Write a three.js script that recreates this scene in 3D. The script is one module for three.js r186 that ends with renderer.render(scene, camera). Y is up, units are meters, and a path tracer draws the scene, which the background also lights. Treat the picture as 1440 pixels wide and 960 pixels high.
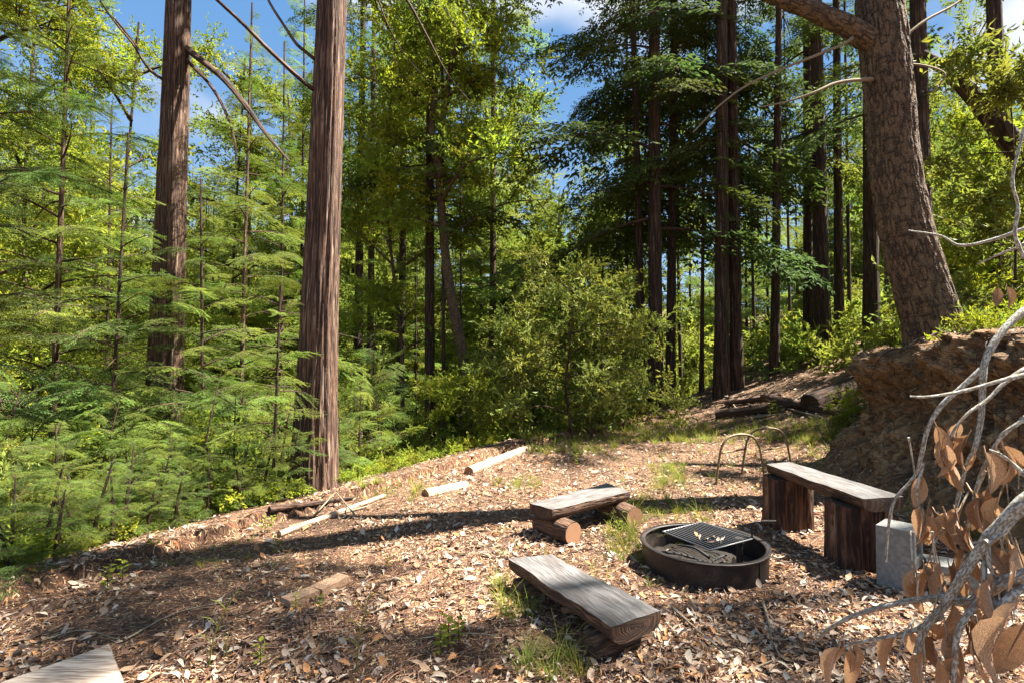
import * as THREE from 'three';
import { ImprovedNoise } from 'three/addons/math/ImprovedNoise.js';
import { mergeGeometries } from 'three/addons/utils/BufferGeometryUtils.js';

// ------------------------------------------------------------------ camera, sky, sun, exposure
const scene = new THREE.Scene();
const CAMY = 1.42, FPX = 768, PITCH = Math.atan(20 / FPX);
const camera = new THREE.PerspectiveCamera(2 * Math.atan(480 / FPX) * 180 / Math.PI, 1440 / 960, 0.05, 900);
camera.position.set(0, CAMY, 0);
camera.rotation.x = PITCH;
camera.updateMatrixWorld();

const renderer = new THREE.WebGLRenderer({ antialias: true });
renderer.toneMapping = THREE.LinearToneMapping;
renderer.toneMappingExposure = 5.8;
renderer.shadowMap.enabled = true;
renderer.shadowMap.type = THREE.PCFSoftShadowMap;
renderer.setSize(1024, 682);

const noise = new ImprovedNoise();
const N3 = (x, y, z) => noise.noise(x, y, z);
function fbm(x, y, z, o = 4) { let s = 0, a = 0.5; for (let i = 0; i < o; i++) { s += a * N3(x, y, z); x *= 2.03; y *= 2.03; z *= 2.03; a *= 0.5; } return s; }
const clamp = (x, a = 0, b = 1) => Math.min(b, Math.max(a, x));
const smooth = (a, b, x) => { const t = clamp((x - a) / (b - a)); return t * t * (3 - 2 * t); };
const lerp = (a, b, t) => a + (b - a) * t;
function rng(seed) { let a = seed >>> 0; return () => { a = (a + 0x6D2B79F5) | 0; let t = Math.imul(a ^ (a >>> 15), 1 | a); t = (t + Math.imul(t ^ (t >>> 7), 61 | t)) ^ t; return ((t ^ (t >>> 14)) >>> 0) / 4294967296; }; }

// sky: blue air, paler towards the horizon, with broken white cloud
{
  const W = 1024, H = 512, d = new Float32Array(W * H * 4);
  for (let j = 0; j < H; j++) for (let i = 0; i < W; i++) {
    const el = ((j + 0.5) / H - 0.5) * Math.PI, az = ((i + 0.5) / W - 0.5) * 2 * Math.PI;
    const y = Math.sin(el), c = Math.cos(el), x = c * Math.cos(az), z = c * Math.sin(az);
    const up = Math.max(y, 0), k = Math.pow(1 - up, 3.2);
    let r = lerp(0.022, 0.11, k), g = lerp(0.060, 0.160, k), b = lerp(0.128, 0.220, k);
    const q = 1 / (up + 0.22), cl = fbm(x * q * 1.1 + 12.8536, z * q * 1.1 + 0.6836, 4.4, 6);
    const m = smooth(0.06, 0.36, cl) * smooth(0.0, 0.08, y + 0.02) * 0.85;
    const br = 0.16 + 0.08 * clamp(cl * 2);
    r = lerp(r, br, m); g = lerp(g, br * 1.01, m); b = lerp(b, br * 1.04, m);
    const o = (j * W + i) * 4; d[o] = r; d[o + 1] = g; d[o + 2] = b; d[o + 3] = 1;
  }
  const t = new THREE.DataTexture(d, W, H, THREE.RGBAFormat, THREE.FloatType);
  t.mapping = THREE.EquirectangularReflectionMapping; t.magFilter = THREE.LinearFilter; t.minFilter = THREE.LinearFilter; t.needsUpdate = true;
  scene.background = t; scene.environment = t;
  scene.backgroundIntensity = 1; scene.environmentIntensity = 1;
}
const SUN_EL = 56 * Math.PI / 180, SUN_AZ = 10 * Math.PI / 180;
const SUN = new THREE.Vector3(Math.cos(SUN_EL) * Math.cos(SUN_AZ), Math.sin(SUN_EL), -Math.cos(SUN_EL) * Math.sin(SUN_AZ));
{
  const sun = new THREE.DirectionalLight(new THREE.Color().setRGB(1, 0.93, 0.82), 5);
  sun.target.position.set(0, 0, -6); sun.position.copy(sun.target.position).addScaledVector(SUN, 60);
  sun.castShadow = true; sun.shadow.mapSize.set(4096, 4096);
  const s = sun.shadow.camera; s.left = -35; s.right = 35; s.top = 35; s.bottom = -35; s.near = 1; s.far = 160;
  scene.add(sun, sun.target);
}

// ------------------------------------------------------------------ naming helpers
const used = new Map();
function numbered(n) { const k = used.get(n) || 0; used.set(n, k + 1); return k ? `${n}_${String(k).padStart(3, '0')}` : n; }
function tag(o, label, category, group, kind) { if (label) o.userData.label = label; if (category) o.userData.category = category; if (group) o.userData.group = group; if (kind) o.userData.kind = kind; return o; }
function thing(name, label, category, pos = [0, 0, 0], group) { const o = new THREE.Group(); o.name = numbered(name); o.position.set(...pos); scene.add(o); return tag(o, label, category, group); }
function part(name, geo, mat, parent, pos, rot) { const m = new THREE.Mesh(geo, mat); m.name = name; if (pos) m.position.set(...pos); if (rot) m.rotation.set(...rot); parent.add(m); return m; }
function single(name, geo, mat, label, category, group, pos = [0, 0, 0]) { const m = new THREE.Mesh(geo, mat); m.name = numbered(name); m.position.set(...pos); scene.add(m); return tag(m, label, category, group); }

// ------------------------------------------------------------------ photo pixel -> direction / point
const CP = Math.cos(PITCH), SP = Math.sin(PITCH);
function ray(px, py) { const u = (px - 720) / FPX, v = (480 - py) / FPX; return new THREE.Vector3(u, v * CP + SP, -CP + v * SP); }
function P(px, py, depth) { const r = ray(px, py); r.multiplyScalar(depth / -r.z); r.y += CAMY; return r; }   // depth = metres along -z
function Ph(px, py, y) { const r = ray(px, py); const t = (y - CAMY) / r.y; return r.multiplyScalar(t).add(new THREE.Vector3(0, CAMY, 0)); }
function G(px, py) { const r = ray(px, py); for (let t = 1.5; t < 120; t += 0.03) { const x = r.x * t, y = CAMY + r.y * t, z = r.z * t; if (y < height(x, z)) return new THREE.Vector3(x, height(x, z), z); } return P(px, py, 20); }

// ------------------------------------------------------------------ terrain
const EDGE = [[-20, 40], [-8, 10], [-4.3, 0], [-3.6, -1.6], [-2.95, -3.1], [-2.05, -4.7], [-1.35, -5.8], [0.15, -8.5], [2.5, -11.0], [4.7, -13.2], [9, -16.5], [22, -25], [70, -55]];
function edgeDist(x, z) {
  let best = 1e9, sg = 1;
  for (let i = 0; i < EDGE.length - 1; i++) {
    const [ax, az] = EDGE[i], [bx, bz] = EDGE[i + 1], dx = bx - ax, dz = bz - az, t = clamp(((x - ax) * dx + (z - az) * dz) / (dx * dx + dz * dz));
    const qx = x - ax - dx * t, qz = z - az - dz * t, d = qx * qx + qz * qz;
    if (d < best) { best = d; sg = dx * (z - az) - dz * (x - ax) > 0 ? -1 : 1; }
  }
  return Math.sqrt(best) * sg;
}
const bankFoot = (z) => 3.82 + 0.05 * Math.sin(z * 1.7) + 0.35 * smooth(-4, -1, z) + 0.62 * Math.max(0, -5.9 - z);
const hillFoot = (z) => 3.9 - 0.1 * Math.max(0, -8 - z);
function height(x, z) {
  const d = edgeDist(x, z);
  let h = 0;
  const cut = smooth(-8.8, -7.4, z), run = x - bankFoot(z), hrun = x - hillFoot(z);
  const gentle = 0.33 * (Math.sqrt(hrun * hrun + 1) + hrun) * 0.5 - 0.03;
  const top = 1.48 + 0.22 * Math.max(0, run - 0.4);
  const step = lerp(0.10 * smooth(-1.2, 0.1, run), top, smooth(0.25, 0.8, run));
  h += lerp(gentle, step, cut);
  h = Math.min(h, 14 + 0.1 * h);
  h += 0.035 * fbm(x * 0.7, z * 0.7, 1.3, 3) + 0.012 * N3(x * 3.1, z * 3.1, 5);
  if (d > 0) {
    const down = 0.62 * (Math.sqrt(d * d + 1.1) - 1.05);
    const valley = -15 + 0.25 * N3(x * 0.1, z * 0.1, 2) * 4 + 0.34 * Math.max(0, d - 38);
    const a = h - down, k = 4;
    h = Math.log(Math.exp(Math.max(-60, a / k)) + Math.exp(Math.min(60, valley / k))) * k;   // smooth maximum: the far side rises again
    h = Math.min(h, 20) + 0.3 * fbm(x * 0.25, z * 0.25, 8, 3) * smooth(0.5, 5, d);
  }
  return h;
}

// ------------------------------------------------------------------ mesh builder
class MB {
  constructor() { this.p = []; this.u = []; this.i = []; }
  v(x, y, z, u = 0, w = 0) { this.p.push(x, y, z); this.u.push(u, w); return this.p.length / 3 - 1; }
  t(a, b, c) { this.i.push(a, b, c); }
  q(a, b, c, d) { this.i.push(a, b, c, a, c, d); }
  tube(path, radii, seg = 6, caps = true, shape) {
    const n = path.length; let up = null, v = 0; const rows = [];
    for (let k = 0; k < n; k++) {
      const a = path[Math.max(0, k - 1)], b = path[Math.min(n - 1, k + 1)], T = b.clone().sub(a).normalize();
      if (!up) up = Math.abs(T.y) < 0.9 ? new THREE.Vector3(0, 1, 0) : new THREE.Vector3(0, 0, 1);
      const S = new THREE.Vector3().crossVectors(T, up).normalize(); up = new THREE.Vector3().crossVectors(S, T).normalize();
      if (k) v += path[k].distanceTo(path[k - 1]);
      const row = [];
      for (let j = 0; j <= seg; j++) {
        const an = j / seg * 2 * Math.PI, c = Math.cos(an), s = Math.sin(an), r = radii[k] * (shape ? shape(an, v, k) : 1);
        row.push(this.v(path[k].x + (S.x * c + up.x * s) * r, path[k].y + (S.y * c + up.y * s) * r, path[k].z + (S.z * c + up.z * s) * r, j / seg * 2 * Math.PI * radii[0], v));
      }
      rows.push(row);
    }
    for (let k = 0; k < n - 1; k++) for (let j = 0; j < seg; j++) this.q(rows[k][j], rows[k][j + 1], rows[k + 1][j + 1], rows[k + 1][j]);
    if (caps) for (const [k, f] of [[0, 1], [n - 1, 0]]) {
      const c = this.v(path[k].x, path[k].y, path[k].z, 0, 0), base = rows[k].map((o) => this.v(this.p[o * 3], this.p[o * 3 + 1], this.p[o * 3 + 2], this.u[o * 2], this.u[o * 2 + 1]));
      for (let j = 0; j < seg; j++) f ? this.t(c, base[j + 1], base[j]) : this.t(c, base[j], base[j + 1]);
    }
    return this;
  }
  geo(flat = false) {
    let g = new THREE.BufferGeometry();
    g.setAttribute('position', new THREE.Float32BufferAttribute(this.p, 3)); g.setAttribute('uv', new THREE.Float32BufferAttribute(this.u, 2)); g.setIndex(this.i);
    if (flat) g = g.toNonIndexed();
    g.computeVertexNormals(); return g;
  }
}
const V = (x, y, z) => new THREE.Vector3(x, y, z);
function curve(pts, n) { return new THREE.CatmullRomCurve3(pts, false, 'centripetal').getPoints(n); }
const taper = (n, a, b, pw = 1) => Array.from({ length: n }, (_, i) => lerp(a, b, Math.pow(i / (n - 1), pw)));

// ------------------------------------------------------------------ textures (grain only)
function pn(seed, W, H) {   // periodic value noise on a W x H lattice
  const r = rng(seed), a = new Float32Array(W * H).map(() => r());
  return (x, y) => { x = ((x % W) + W) % W; y = ((y % H) + H) % H; const i = Math.floor(x), j = Math.floor(y), fx = x - i, fy = y - j, sx = fx * fx * (3 - 2 * fx), sy = fy * fy * (3 - 2 * fy), i1 = (i + 1) % W, j1 = (j + 1) % H; return lerp(lerp(a[j * W + i], a[j * W + i1], sx), lerp(a[j1 * W + i], a[j1 * W + i1], sx), sy); };
}
function tex(W, H, f, srgb = true, rep = [1, 1]) {
  const d = new Uint8Array(W * H * 4);
  for (let j = 0; j < H; j++) for (let i = 0; i < W; i++) { const c = f(i / W, j / H), o = (j * W + i) * 4; d[o] = clamp(c[0]) * 255; d[o + 1] = clamp(c[1]) * 255; d[o + 2] = clamp(c[2]) * 255; d[o + 3] = 255; }
  const t = new THREE.DataTexture(d, W, H, THREE.RGBAFormat); t.wrapS = t.wrapT = THREE.RepeatWrapping; t.magFilter = THREE.LinearFilter; t.minFilter = THREE.LinearMipmapLinearFilter; t.generateMipmaps = true;
  if (srgb) t.colorSpace = THREE.SRGBColorSpace; t.repeat.set(...rep); t.needsUpdate = true; return t;
}
const mixc = (a, b, t) => [lerp(a[0], b[0], t), lerp(a[1], b[1], t), lerp(a[2], b[2], t)];
// redwood bark: long fibrous vertical strips, 1 m x 2 m
const nA = pn(11, 64, 8), nB = pn(12, 160, 24), nC = pn(13, 24, 6), nD = pn(14, 300, 60);
const barkH = (u, v) => { const w = (nC(u * 24, v * 6) - 0.5) * 0.05; const s = nA((u + w) * 64, v * 8) * 0.5 + nB((u + w) * 160, v * 24) * 0.32 + nD((u + w) * 300, v * 60) * 0.18; return s; };
const barkMap = tex(512, 1024, (u, v) => { const h = barkH(u, v), g = nC(u * 24 + 3, v * 6 + 1); let c = mixc([0.17, 0.11, 0.08], [0.44, 0.33, 0.26], smooth(0.25, 0.7, h)); return mixc(c, [0.62, 0.57, 0.51], smooth(0.42, 0.85, h) * smooth(0.4, 0.8, g) * 0.8); }, true, [1, 0.5]);
const barkBump = tex(512, 1024, (u, v) => { const h = barkH(u, v); return [h, h, h]; }, false, [1, 0.5]);
// fir bark: scaly plates, 0.8 m square
const fA = pn(21, 22, 12), fB = pn(22, 60, 34), fC = pn(23, 140, 120);
const firH = (u, v) => { const a = Math.abs(fA(u * 22, v * 12) - 0.5) * 2, b = Math.abs(fB(u * 60, v * 34) - 0.5) * 2; return clamp(0.55 * Math.sqrt(a) + 0.25 * b + 0.25 * fC(u * 140, v * 120)); };
const firMap = tex(512, 512, (u, v) => { const h = firH(u, v); let c = mixc([0.15, 0.11, 0.08], [0.41, 0.33, 0.25], smooth(0.2, 0.75, h)); return mixc(c, [0.52, 0.48, 0.41], smooth(0.55, 0.9, fC(u * 140 + 7, v * 120)) * 0.5); }, true, [1.2, 1.2]);
const firBump = tex(512, 512, (u, v) => { const h = firH(u, v); return [h, h, h]; }, false, [1.2, 1.2]);
// forest floor: crumbs and needles, 2 m
const soilTex = (() => {
  const S = 1024, d = new Uint8Array(S * S * 4), hgt = new Float32Array(S * S), r = rng(5), n1 = pn(31, 16, 16), n2 = pn(32, 90, 90), n3 = pn(33, 400, 400);
  const col = new Float32Array(S * S * 3);
  for (let j = 0; j < S; j++) for (let i = 0; i < S; i++) { const u = i / S, v = j / S, a = n1(u * 16, v * 16) * 0.35 + n2(u * 90, v * 90) * 0.35 + n3(u * 400, v * 400) * 0.3, c = mixc([0.17, 0.11, 0.08], [0.46, 0.33, 0.25], a), o = (j * S + i) * 3; col[o] = c[0]; col[o + 1] = c[1]; col[o + 2] = c[2]; hgt[j * S + i] = a * 0.5; }
  const pal = [[0.48, 0.34, 0.23], [0.60, 0.47, 0.34], [0.33, 0.22, 0.15], [0.70, 0.60, 0.46], [0.44, 0.29, 0.18], [0.24, 0.17, 0.12]];
  for (let k = 0; k < 16000; k++) {
    let x = r() * S, y = r() * S; const an = r() * 6.28, L = 5 + r() * 24, w = 0.6 + r() * 1.4, c = pal[Math.floor(r() * pal.length)], l = 0.7 + 0.5 * r(), bend = (r() - 0.5) * 0.06; let aa = an; const hz = 0.45 + 0.5 * r();
    for (let s = 0; s < L; s += 0.7) { aa += bend; x += Math.cos(aa) * 0.7; y += Math.sin(aa) * 0.7; for (let e = -w; e <= w; e += 0.8) { const ix = ((Math.round(x - Math.sin(aa) * e) % S) + S) % S, iy = ((Math.round(y + Math.cos(aa) * e) % S) + S) % S, o = (iy * S + ix); col[o * 3] = c[0] * l; col[o * 3 + 1] = c[1] * l; col[o * 3 + 2] = c[2] * l; hgt[o] = hz; } }
  }
  const hb = new Uint8Array(S * S * 4);
  for (let o = 0; o < S * S; o++) { d[o * 4] = clamp(col[o * 3]) * 255; d[o * 4 + 1] = clamp(col[o * 3 + 1]) * 255; d[o * 4 + 2] = clamp(col[o * 3 + 2]) * 255; d[o * 4 + 3] = 255; hb[o * 4] = hb[o * 4 + 1] = hb[o * 4 + 2] = hgt[o] * 255; hb[o * 4 + 3] = 255; }
  const mk = (a, s) => { const t = new THREE.DataTexture(a, S, S, THREE.RGBAFormat); t.wrapS = t.wrapT = THREE.RepeatWrapping; t.magFilter = THREE.LinearFilter; t.minFilter = THREE.LinearMipmapLinearFilter; t.generateMipmaps = true; if (s) t.colorSpace = THREE.SRGBColorSpace; t.repeat.set(0.5, 0.5); t.needsUpdate = true; return t; };
  return [mk(d, true), mk(hb, false)];
})();
// weathered split wood: grain along u, 1 m x 0.35 m
const wA = pn(41, 10, 40), wB = pn(42, 24, 160), wC = pn(43, 8, 8);
const woodH = (u, v) => { const w = (wC(u * 8, v * 8) - 0.5) * 0.03; return wA(u * 10, (v + w) * 40) * 0.5 + wB(u * 24, (v + w) * 160) * 0.5; };
const dA = pn(61, 14, 14), dB = pn(62, 50, 50), dC = pn(63, 220, 220);
const dirtH = (u, v) => dA(u * 14, v * 14) * 0.35 + dB(u * 50, v * 50) * 0.35 + dC(u * 220, v * 220) * 0.3;
const dirtMap = tex(512, 512, (u, v) => { const h = dirtH(u, v), c = mixc([0.30, 0.23, 0.16], [0.66, 0.54, 0.40], smooth(0.25, 0.75, h)); return mixc(c, [0.50, 0.37, 0.24], smooth(0.5, 0.8, dA(u * 14 + 4, v * 14 + 9)) * 0.7); }, true, [1, 1]);
const dirtBump = tex(512, 512, (u, v) => { const h = dirtH(u, v); return [h, h, h]; }, false, [1, 1]);
const greyWood = tex(512, 256, (u, v) => { const h = woodH(u, v); let c = mixc([0.30, 0.29, 0.285], [0.45, 0.44, 0.435], smooth(0.2, 0.75, h)); return mixc(c, [0.33, 0.30, 0.28], smooth(0.5, 0.8, wC(u * 8 + 2, v * 8 + 5)) * 0.4); }, true, [1, 2.8]);
const woodBump = tex(512, 256, (u, v) => { const h = woodH(u, v); return [h, h, h]; }, false, [1, 2.8]);
const brownWood = tex(512, 256, (u, v) => { const h = woodH(u, v); return mixc([0.20, 0.135, 0.10], [0.47, 0.35, 0.26], smooth(0.15, 0.8, h)); }, true, [1, 2.8]);
const paleWood = tex(512, 256, (u, v) => { const h = woodH(u, v); return mixc([0.52, 0.42, 0.34], [0.88, 0.79, 0.70], smooth(0.1, 0.7, h)); }, true, [1, 2.8]);
const cN = pn(51, 256, 256), cM = pn(52, 20, 20);
const concreteMap = tex(256, 256, (u, v) => { const a = cN(u * 256, v * 256), b = cM(u * 20, v * 20); return mixc([0.36, 0.37, 0.36], [0.58, 0.58, 0.56], a * 0.5 + b * 0.5); }, true, [3, 3]);
const concreteBump = tex(256, 256, (u, v) => { const a = cN(u * 256, v * 256); return [a, a, a]; }, false, [3, 3]);
const rustMap = tex(256, 256, (u, v) => { const a = cM(u * 20, v * 20) * 0.6 + cN(u * 256, v * 256) * 0.4; return mixc([0.15, 0.14, 0.14], [0.30, 0.25, 0.22], smooth(0.45, 0.8, a)); }, true, [2, 2]);
const tubeMap = tex(128, 128, (u, v) => { const a = cM(u * 20, v * 20) * 0.6 + cN(u * 256, v * 256) * 0.4; return mixc([0.36, 0.29, 0.20], [0.56, 0.49, 0.36], smooth(0.3, 0.75, a)); }, true, [6, 3]);
const endMap = tex(256, 256, (u, v) => { const q = Math.hypot(u - 0.47, v - 0.52) * 46 + cM(u * 20, v * 20) * 1.5, k = 0.5 + 0.5 * Math.sin(q * 2); return mixc([0.42, 0.29, 0.20], [0.66, 0.50, 0.37], k * 0.5 + cN(u * 256, v * 256) * 0.5); });
const lichenMap = tex(256, 512, (u, v) => { const a = nB(u * 160, v * 24), b = cM(u * 20, v * 20), c = cN(u * 256, v * 256); return mixc(mixc([0.40, 0.36, 0.31], [0.64, 0.61, 0.55], a * 0.6 + c * 0.4), [0.74, 0.75, 0.72], smooth(0.35, 0.7, b) * 0.9); }, true, [18, 9]);
const lichenBump = tex(256, 256, (u, v) => { const b = cM(u * 20, v * 20) * 0.6 + cN(u * 256, v * 256) * 0.4; return [b, b, b]; }, false, [18, 9]);

// ------------------------------------------------------------------ materials
const along = (t) => { const c = t.clone(); c.rotation = Math.PI / 2; c.needsUpdate = true; return c; };   // grain along a log
const std = (o) => new THREE.MeshStandardMaterial(o);
const M = {
  soil: std({ map: soilTex[0], bumpMap: soilTex[1], bumpScale: 0.02, roughness: 1, vertexColors: true }),
  dirt: std({ map: dirtMap, bumpMap: dirtBump, bumpScale: 0.03, roughness: 1, vertexColors: true }),
  ash: std({ map: dirtMap, bumpMap: dirtBump, bumpScale: 0.006, roughness: 1, color: new THREE.Color().setRGB(0.05, 0.05, 0.053) }),
  char: std({ roughness: 0.8, color: new THREE.Color().setRGB(0.02, 0.019, 0.018) }),
  stump: std({ map: barkMap, bumpMap: barkBump, bumpScale: 0.025, roughness: 0.95, color: new THREE.Color().setRGB(0.8, 0.64, 0.53) }),
  cutEnd: std({ map: endMap, roughness: 0.9 }),
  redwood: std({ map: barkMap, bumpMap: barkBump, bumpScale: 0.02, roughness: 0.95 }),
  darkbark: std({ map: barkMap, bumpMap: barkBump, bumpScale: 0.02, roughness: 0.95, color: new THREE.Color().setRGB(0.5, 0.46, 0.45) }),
  fir: std({ map: firMap, bumpMap: firBump, bumpScale: 0.03, roughness: 0.95 }),
  bay: std({ map: firMap, bumpMap: firBump, bumpScale: 0.01, roughness: 0.9, color: new THREE.Color().setRGB(1.0, 0.95, 0.9) }),
  twig: std({ map: barkMap, roughness: 0.95, color: new THREE.Color().setRGB(0.45, 0.4, 0.36) }),
  paleTwig: std({ map: lichenMap, roughness: 0.95, color: new THREE.Color().setRGB(0.55, 0.46, 0.36) }),
  lichen: std({ map: lichenMap, bumpMap: lichenBump, bumpScale: 0.003, roughness: 0.95 }),
  greyWood: std({ map: greyWood, bumpMap: woodBump, bumpScale: 0.004, roughness: 0.55 }),
  brownWood: std({ map: brownWood, bumpMap: woodBump, bumpScale: 0.014, roughness: 0.9 }),
  paleWood: std({ map: paleWood, bumpMap: woodBump, bumpScale: 0.006, roughness: 0.85 }),
  brownLog: std({ map: along(brownWood), bumpMap: along(woodBump), bumpScale: 0.014, roughness: 0.9 }),
  paleLog: std({ map: along(paleWood), bumpMap: along(woodBump), bumpScale: 0.008, roughness: 0.85, color: new THREE.Color().setRGB(0.66, 0.62, 0.57) }),
  whiteBoard: std({ map: paleWood, bumpMap: woodBump, bumpScale: 0.002, roughness: 0.6, color: new THREE.Color().setRGB(0.66, 0.70, 0.76) }),
  concrete: std({ map: concreteMap, bumpMap: concreteBump, bumpScale: 0.003, roughness: 0.95 }),
  steel: std({ map: rustMap, roughness: 0.5, metalness: 0.35 }),
  grate: std({ roughness: 0.45, metalness: 0.5, color: new THREE.Color().setRGB(0.12, 0.12, 0.125) }),
  tube: std({ map: tubeMap, roughness: 0.55, metalness: 0.2 }),
};
function leafMat(r, g, b, trans = 0.45, rough = 1, coat = 0) { return new THREE.MeshPhysicalMaterial({ color: new THREE.Color().setRGB(r, g, b), transmission: trans, roughness: rough, thickness: 0, side: THREE.DoubleSide, clearcoat: coat, clearcoatRoughness: 0.35, specularIntensity: 0.25 }); }
const L = {
  redwood: leafMat(0.14, 0.19, 0.024, 0.48),
  deep: leafMat(0.095, 0.145, 0.026, 0.45),
  dark: leafMat(0.085, 0.12, 0.024, 0.42),
  bright: leafMat(0.23, 0.27, 0.02, 0.5),
  tanoak: leafMat(0.175, 0.20, 0.028, 0.46, 1, 0.2),
  hill: leafMat(0.19, 0.23, 0.03, 0.48),
  grass: leafMat(0.23, 0.25, 0.04, 0.42),
};

// ------------------------------------------------------------------ ground
const GROUND = (() => {
  const n = 460, m = new MB(), cols = [];
  const wx = (s) => Math.sign(s) * (5.2 * Math.abs(s) + 175 * Math.pow(Math.abs(s), 5)), cz = -5;
  for (let j = 0; j <= n; j++) for (let i = 0; i <= n; i++) {
    const x = wx(i / n * 2 - 1) + 0.6, z = cz + wx(j / n * 2 - 1), h = height(x, z);
    m.v(x, h, z, x, z);
    const a = 0.98 + 0.5 * fbm(x * 0.9, z * 0.9, 3, 3), red = 0.5 + 0.9 * fbm(x * 0.4 + 9, z * 0.4, 6, 2);
    const d = edgeDist(x, z), herb = clamp(smooth(2, 9, d) + smooth(-11, -16, z) * smooth(5, 8, x)) * clamp(0.75 + fbm(x * 0.6, z * 0.6, 12, 3) * 1.2); cols.push(a * lerp(lerp(0.95, 1.0, red), 0.55, herb), a * lerp(lerp(0.98, 0.92, red), 0.85, herb), a * lerp(lerp(0.98, 0.86, red), 0.4, herb));
  }
  for (let j = 0; j < n; j++) for (let i = 0; i < n; i++) { const a = j * (n + 1) + i; m.q(a, a + n + 1, a + n + 2, a + 1); }
  const g = m.geo(); g.setAttribute('color', new THREE.Float32BufferAttribute(cols, 3));
  const o = new THREE.Mesh(g, M.soil); o.name = 'ground'; o.userData = { kind: 'structure', label: 'brown forest floor of a clearing falling into a wooded gully' }; scene.add(o); return o;
})();

const BANKPTS = [];
// the cut bank on the right: a rough earth face with an overhanging lip
{
  const foot = curve([V(4.9, 0, 1.0), V(4.3, 0, -1.5), V(3.98, 0, -3.4), V(3.86, 0, -4.6), V(3.82, 0, -5.4), V(3.95, 0, -6.1), V(4.4, 0, -6.85), V(5.1, 0, -7.5), V(6.0, 0, -8.1)], 210);
  const prof = [[-0.75, -0.06], [-0.5, 0.07], [-0.32, 0.22], [-0.14, 0.44], [0.0, 0.66], [0.08, 0.88], [0.08, 1.06], [0.02, 1.22], [-0.03, 1.36], [0.04, 1.48], [0.28, 1.55], [0.62, 1.54], [0.95, 1.56]];
  const pc = curve(prof.map(([a, b]) => V(a, b, 0)), 64), m = new MB(), cols = [], nP = pc.length;
  foot.forEach((f, k) => {
    const T = foot[Math.min(k + 1, foot.length - 1)].clone().sub(foot[Math.max(0, k - 1)]).normalize(), nx = -T.z, nz = T.x;   // into the hill
    const fade = 1 - 0.3 * smooth(6.6, 8.2, -f.z);
    pc.forEach((q, j) => {
      const hh = q.y * fade * (1 + 0.06 * Math.sin(f.z * 2.3)), face = smooth(0.02, 0.3, q.y / 1.55);
      let x = f.x + nx * q.x, z = f.z + nz * q.x, y = hh;
      const big = fbm(x * 1.6, y * 1.6, z * 1.6, 3), mid = 1 - Math.abs(N3(x * 5, y * 5, z * 5)) * 2, fine = fbm(x * 14, y * 14, z * 14, 3);
      const disp = (0.40 * big + 0.08 * mid + 0.17 * fine - 0.05) * face * (j > nP - 14 ? 0.35 : 1);
      x -= nx * disp; z -= nz * disp; y += (0.06 * big + 0.03 * fine) * face;
      if (j < 8) y = Math.min(y, height(x, z) + 0.02 + 0.2 * Math.max(0, hh)) ;
      m.v(x, y, z, k * 0.05, j * 0.045);
      const a = 0.85 + 0.5 * fine + 0.3 * big; cols.push(a * 0.92, a * 0.9, a * 0.86);
    });
  });
  for (let k = 0; k < foot.length - 1; k++) for (let j = 0; j < nP - 1; j++) { const a = k * nP + j; m.q(a, a + 1, a + nP + 1, a + nP); }
  const g = m.geo(); g.setAttribute('color', new THREE.Float32BufferAttribute(cols, 3));
  for (let k = 40; k < foot.length - 4; k++) for (let j = 2; j < nP - 2; j++) if (j < 24 || j > nP - 18) { const a = k * nP + j; BANKPTS.push(V(m.p[a * 3], m.p[a * 3 + 1], m.p[a * 3 + 2])); }
  const o = new THREE.Mesh(g, M.dirt); o.name = 'terrain_bank'; o.userData = { kind: 'structure', label: 'raw brown earth bank with an overhanging lip below the fir' }; scene.add(o);
}
const bankTop = (x, z) => Math.max(height(x, z), 0);

// ------------------------------------------------------------------ foliage units
function needle(b, p, d, s, len, w) {   // slim leaf: two triangles folded on its axis
  const a = b.v(p.x, p.y, p.z), c = b.v(p.x + d.x * len, p.y + d.y * len - 0.12 * len, p.z + d.z * len), mx = p.x + d.x * len * 0.45, my = p.y + d.y * len * 0.45, mz = p.z + d.z * len * 0.45;
  const e = b.v(mx + s.x * w, my + s.y * w, mz + s.z * w), f = b.v(mx - s.x * w, my - s.y * w, mz - s.z * w);
  b.t(a, e, c); b.t(a, c, f);
}
function frond(b, r, p0, dir, len, lod, level) {
  const side = V(-dir.z, 0, dir.x).normalize(); side.y = (r() - 0.5) * 0.5; const p = p0.clone();
  const step = lod ? 0.062 : 0.019, n = Math.max(2, Math.round(len / step)), d = dir.clone();
  for (let k = 0; k < n; k++) {
    const t = k / n; d.y -= 0.018 * (lod ? 2.5 : 1); p.addScaledVector(d, step);
    for (const s of [1, -1]) {
      const nd = d.clone().multiplyScalar(0.62).addScaledVector(side, s * 0.8); nd.y += (r() - 0.5) * 0.5;
      const nl = (lod ? 0.085 : 0.034) * (1 - 0.55 * t) * (0.75 + 0.5 * r());
      const sw = V(-nd.z, (r() - 0.5) * 1.6, nd.x).normalize();
      needle(b, p, nd, sw, nl, lod ? 0.012 : 0.0052);
    }
    if (level === 0 && k > 1 && (lod ? k % 2 === 0 : k % 4 === 1) && t < 0.85) { const s = (k >> 1) % 2 ? 1 : -1, nd = d.clone().multiplyScalar(0.7).addScaledVector(side, s * 0.7); frond(b, r, p, nd.normalize(), len * (0.42 - 0.28 * t), lod, 1); }
  }
  needle(b, p, d, side, lod ? 0.06 : 0.022, lod ? 0.012 : 0.0034);
}
function axisAt(t, w) { return V(t, 0.10 * Math.sin(t * 2.4) - 0.20 * t * t, w * Math.sin(t * 3)); }
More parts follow.
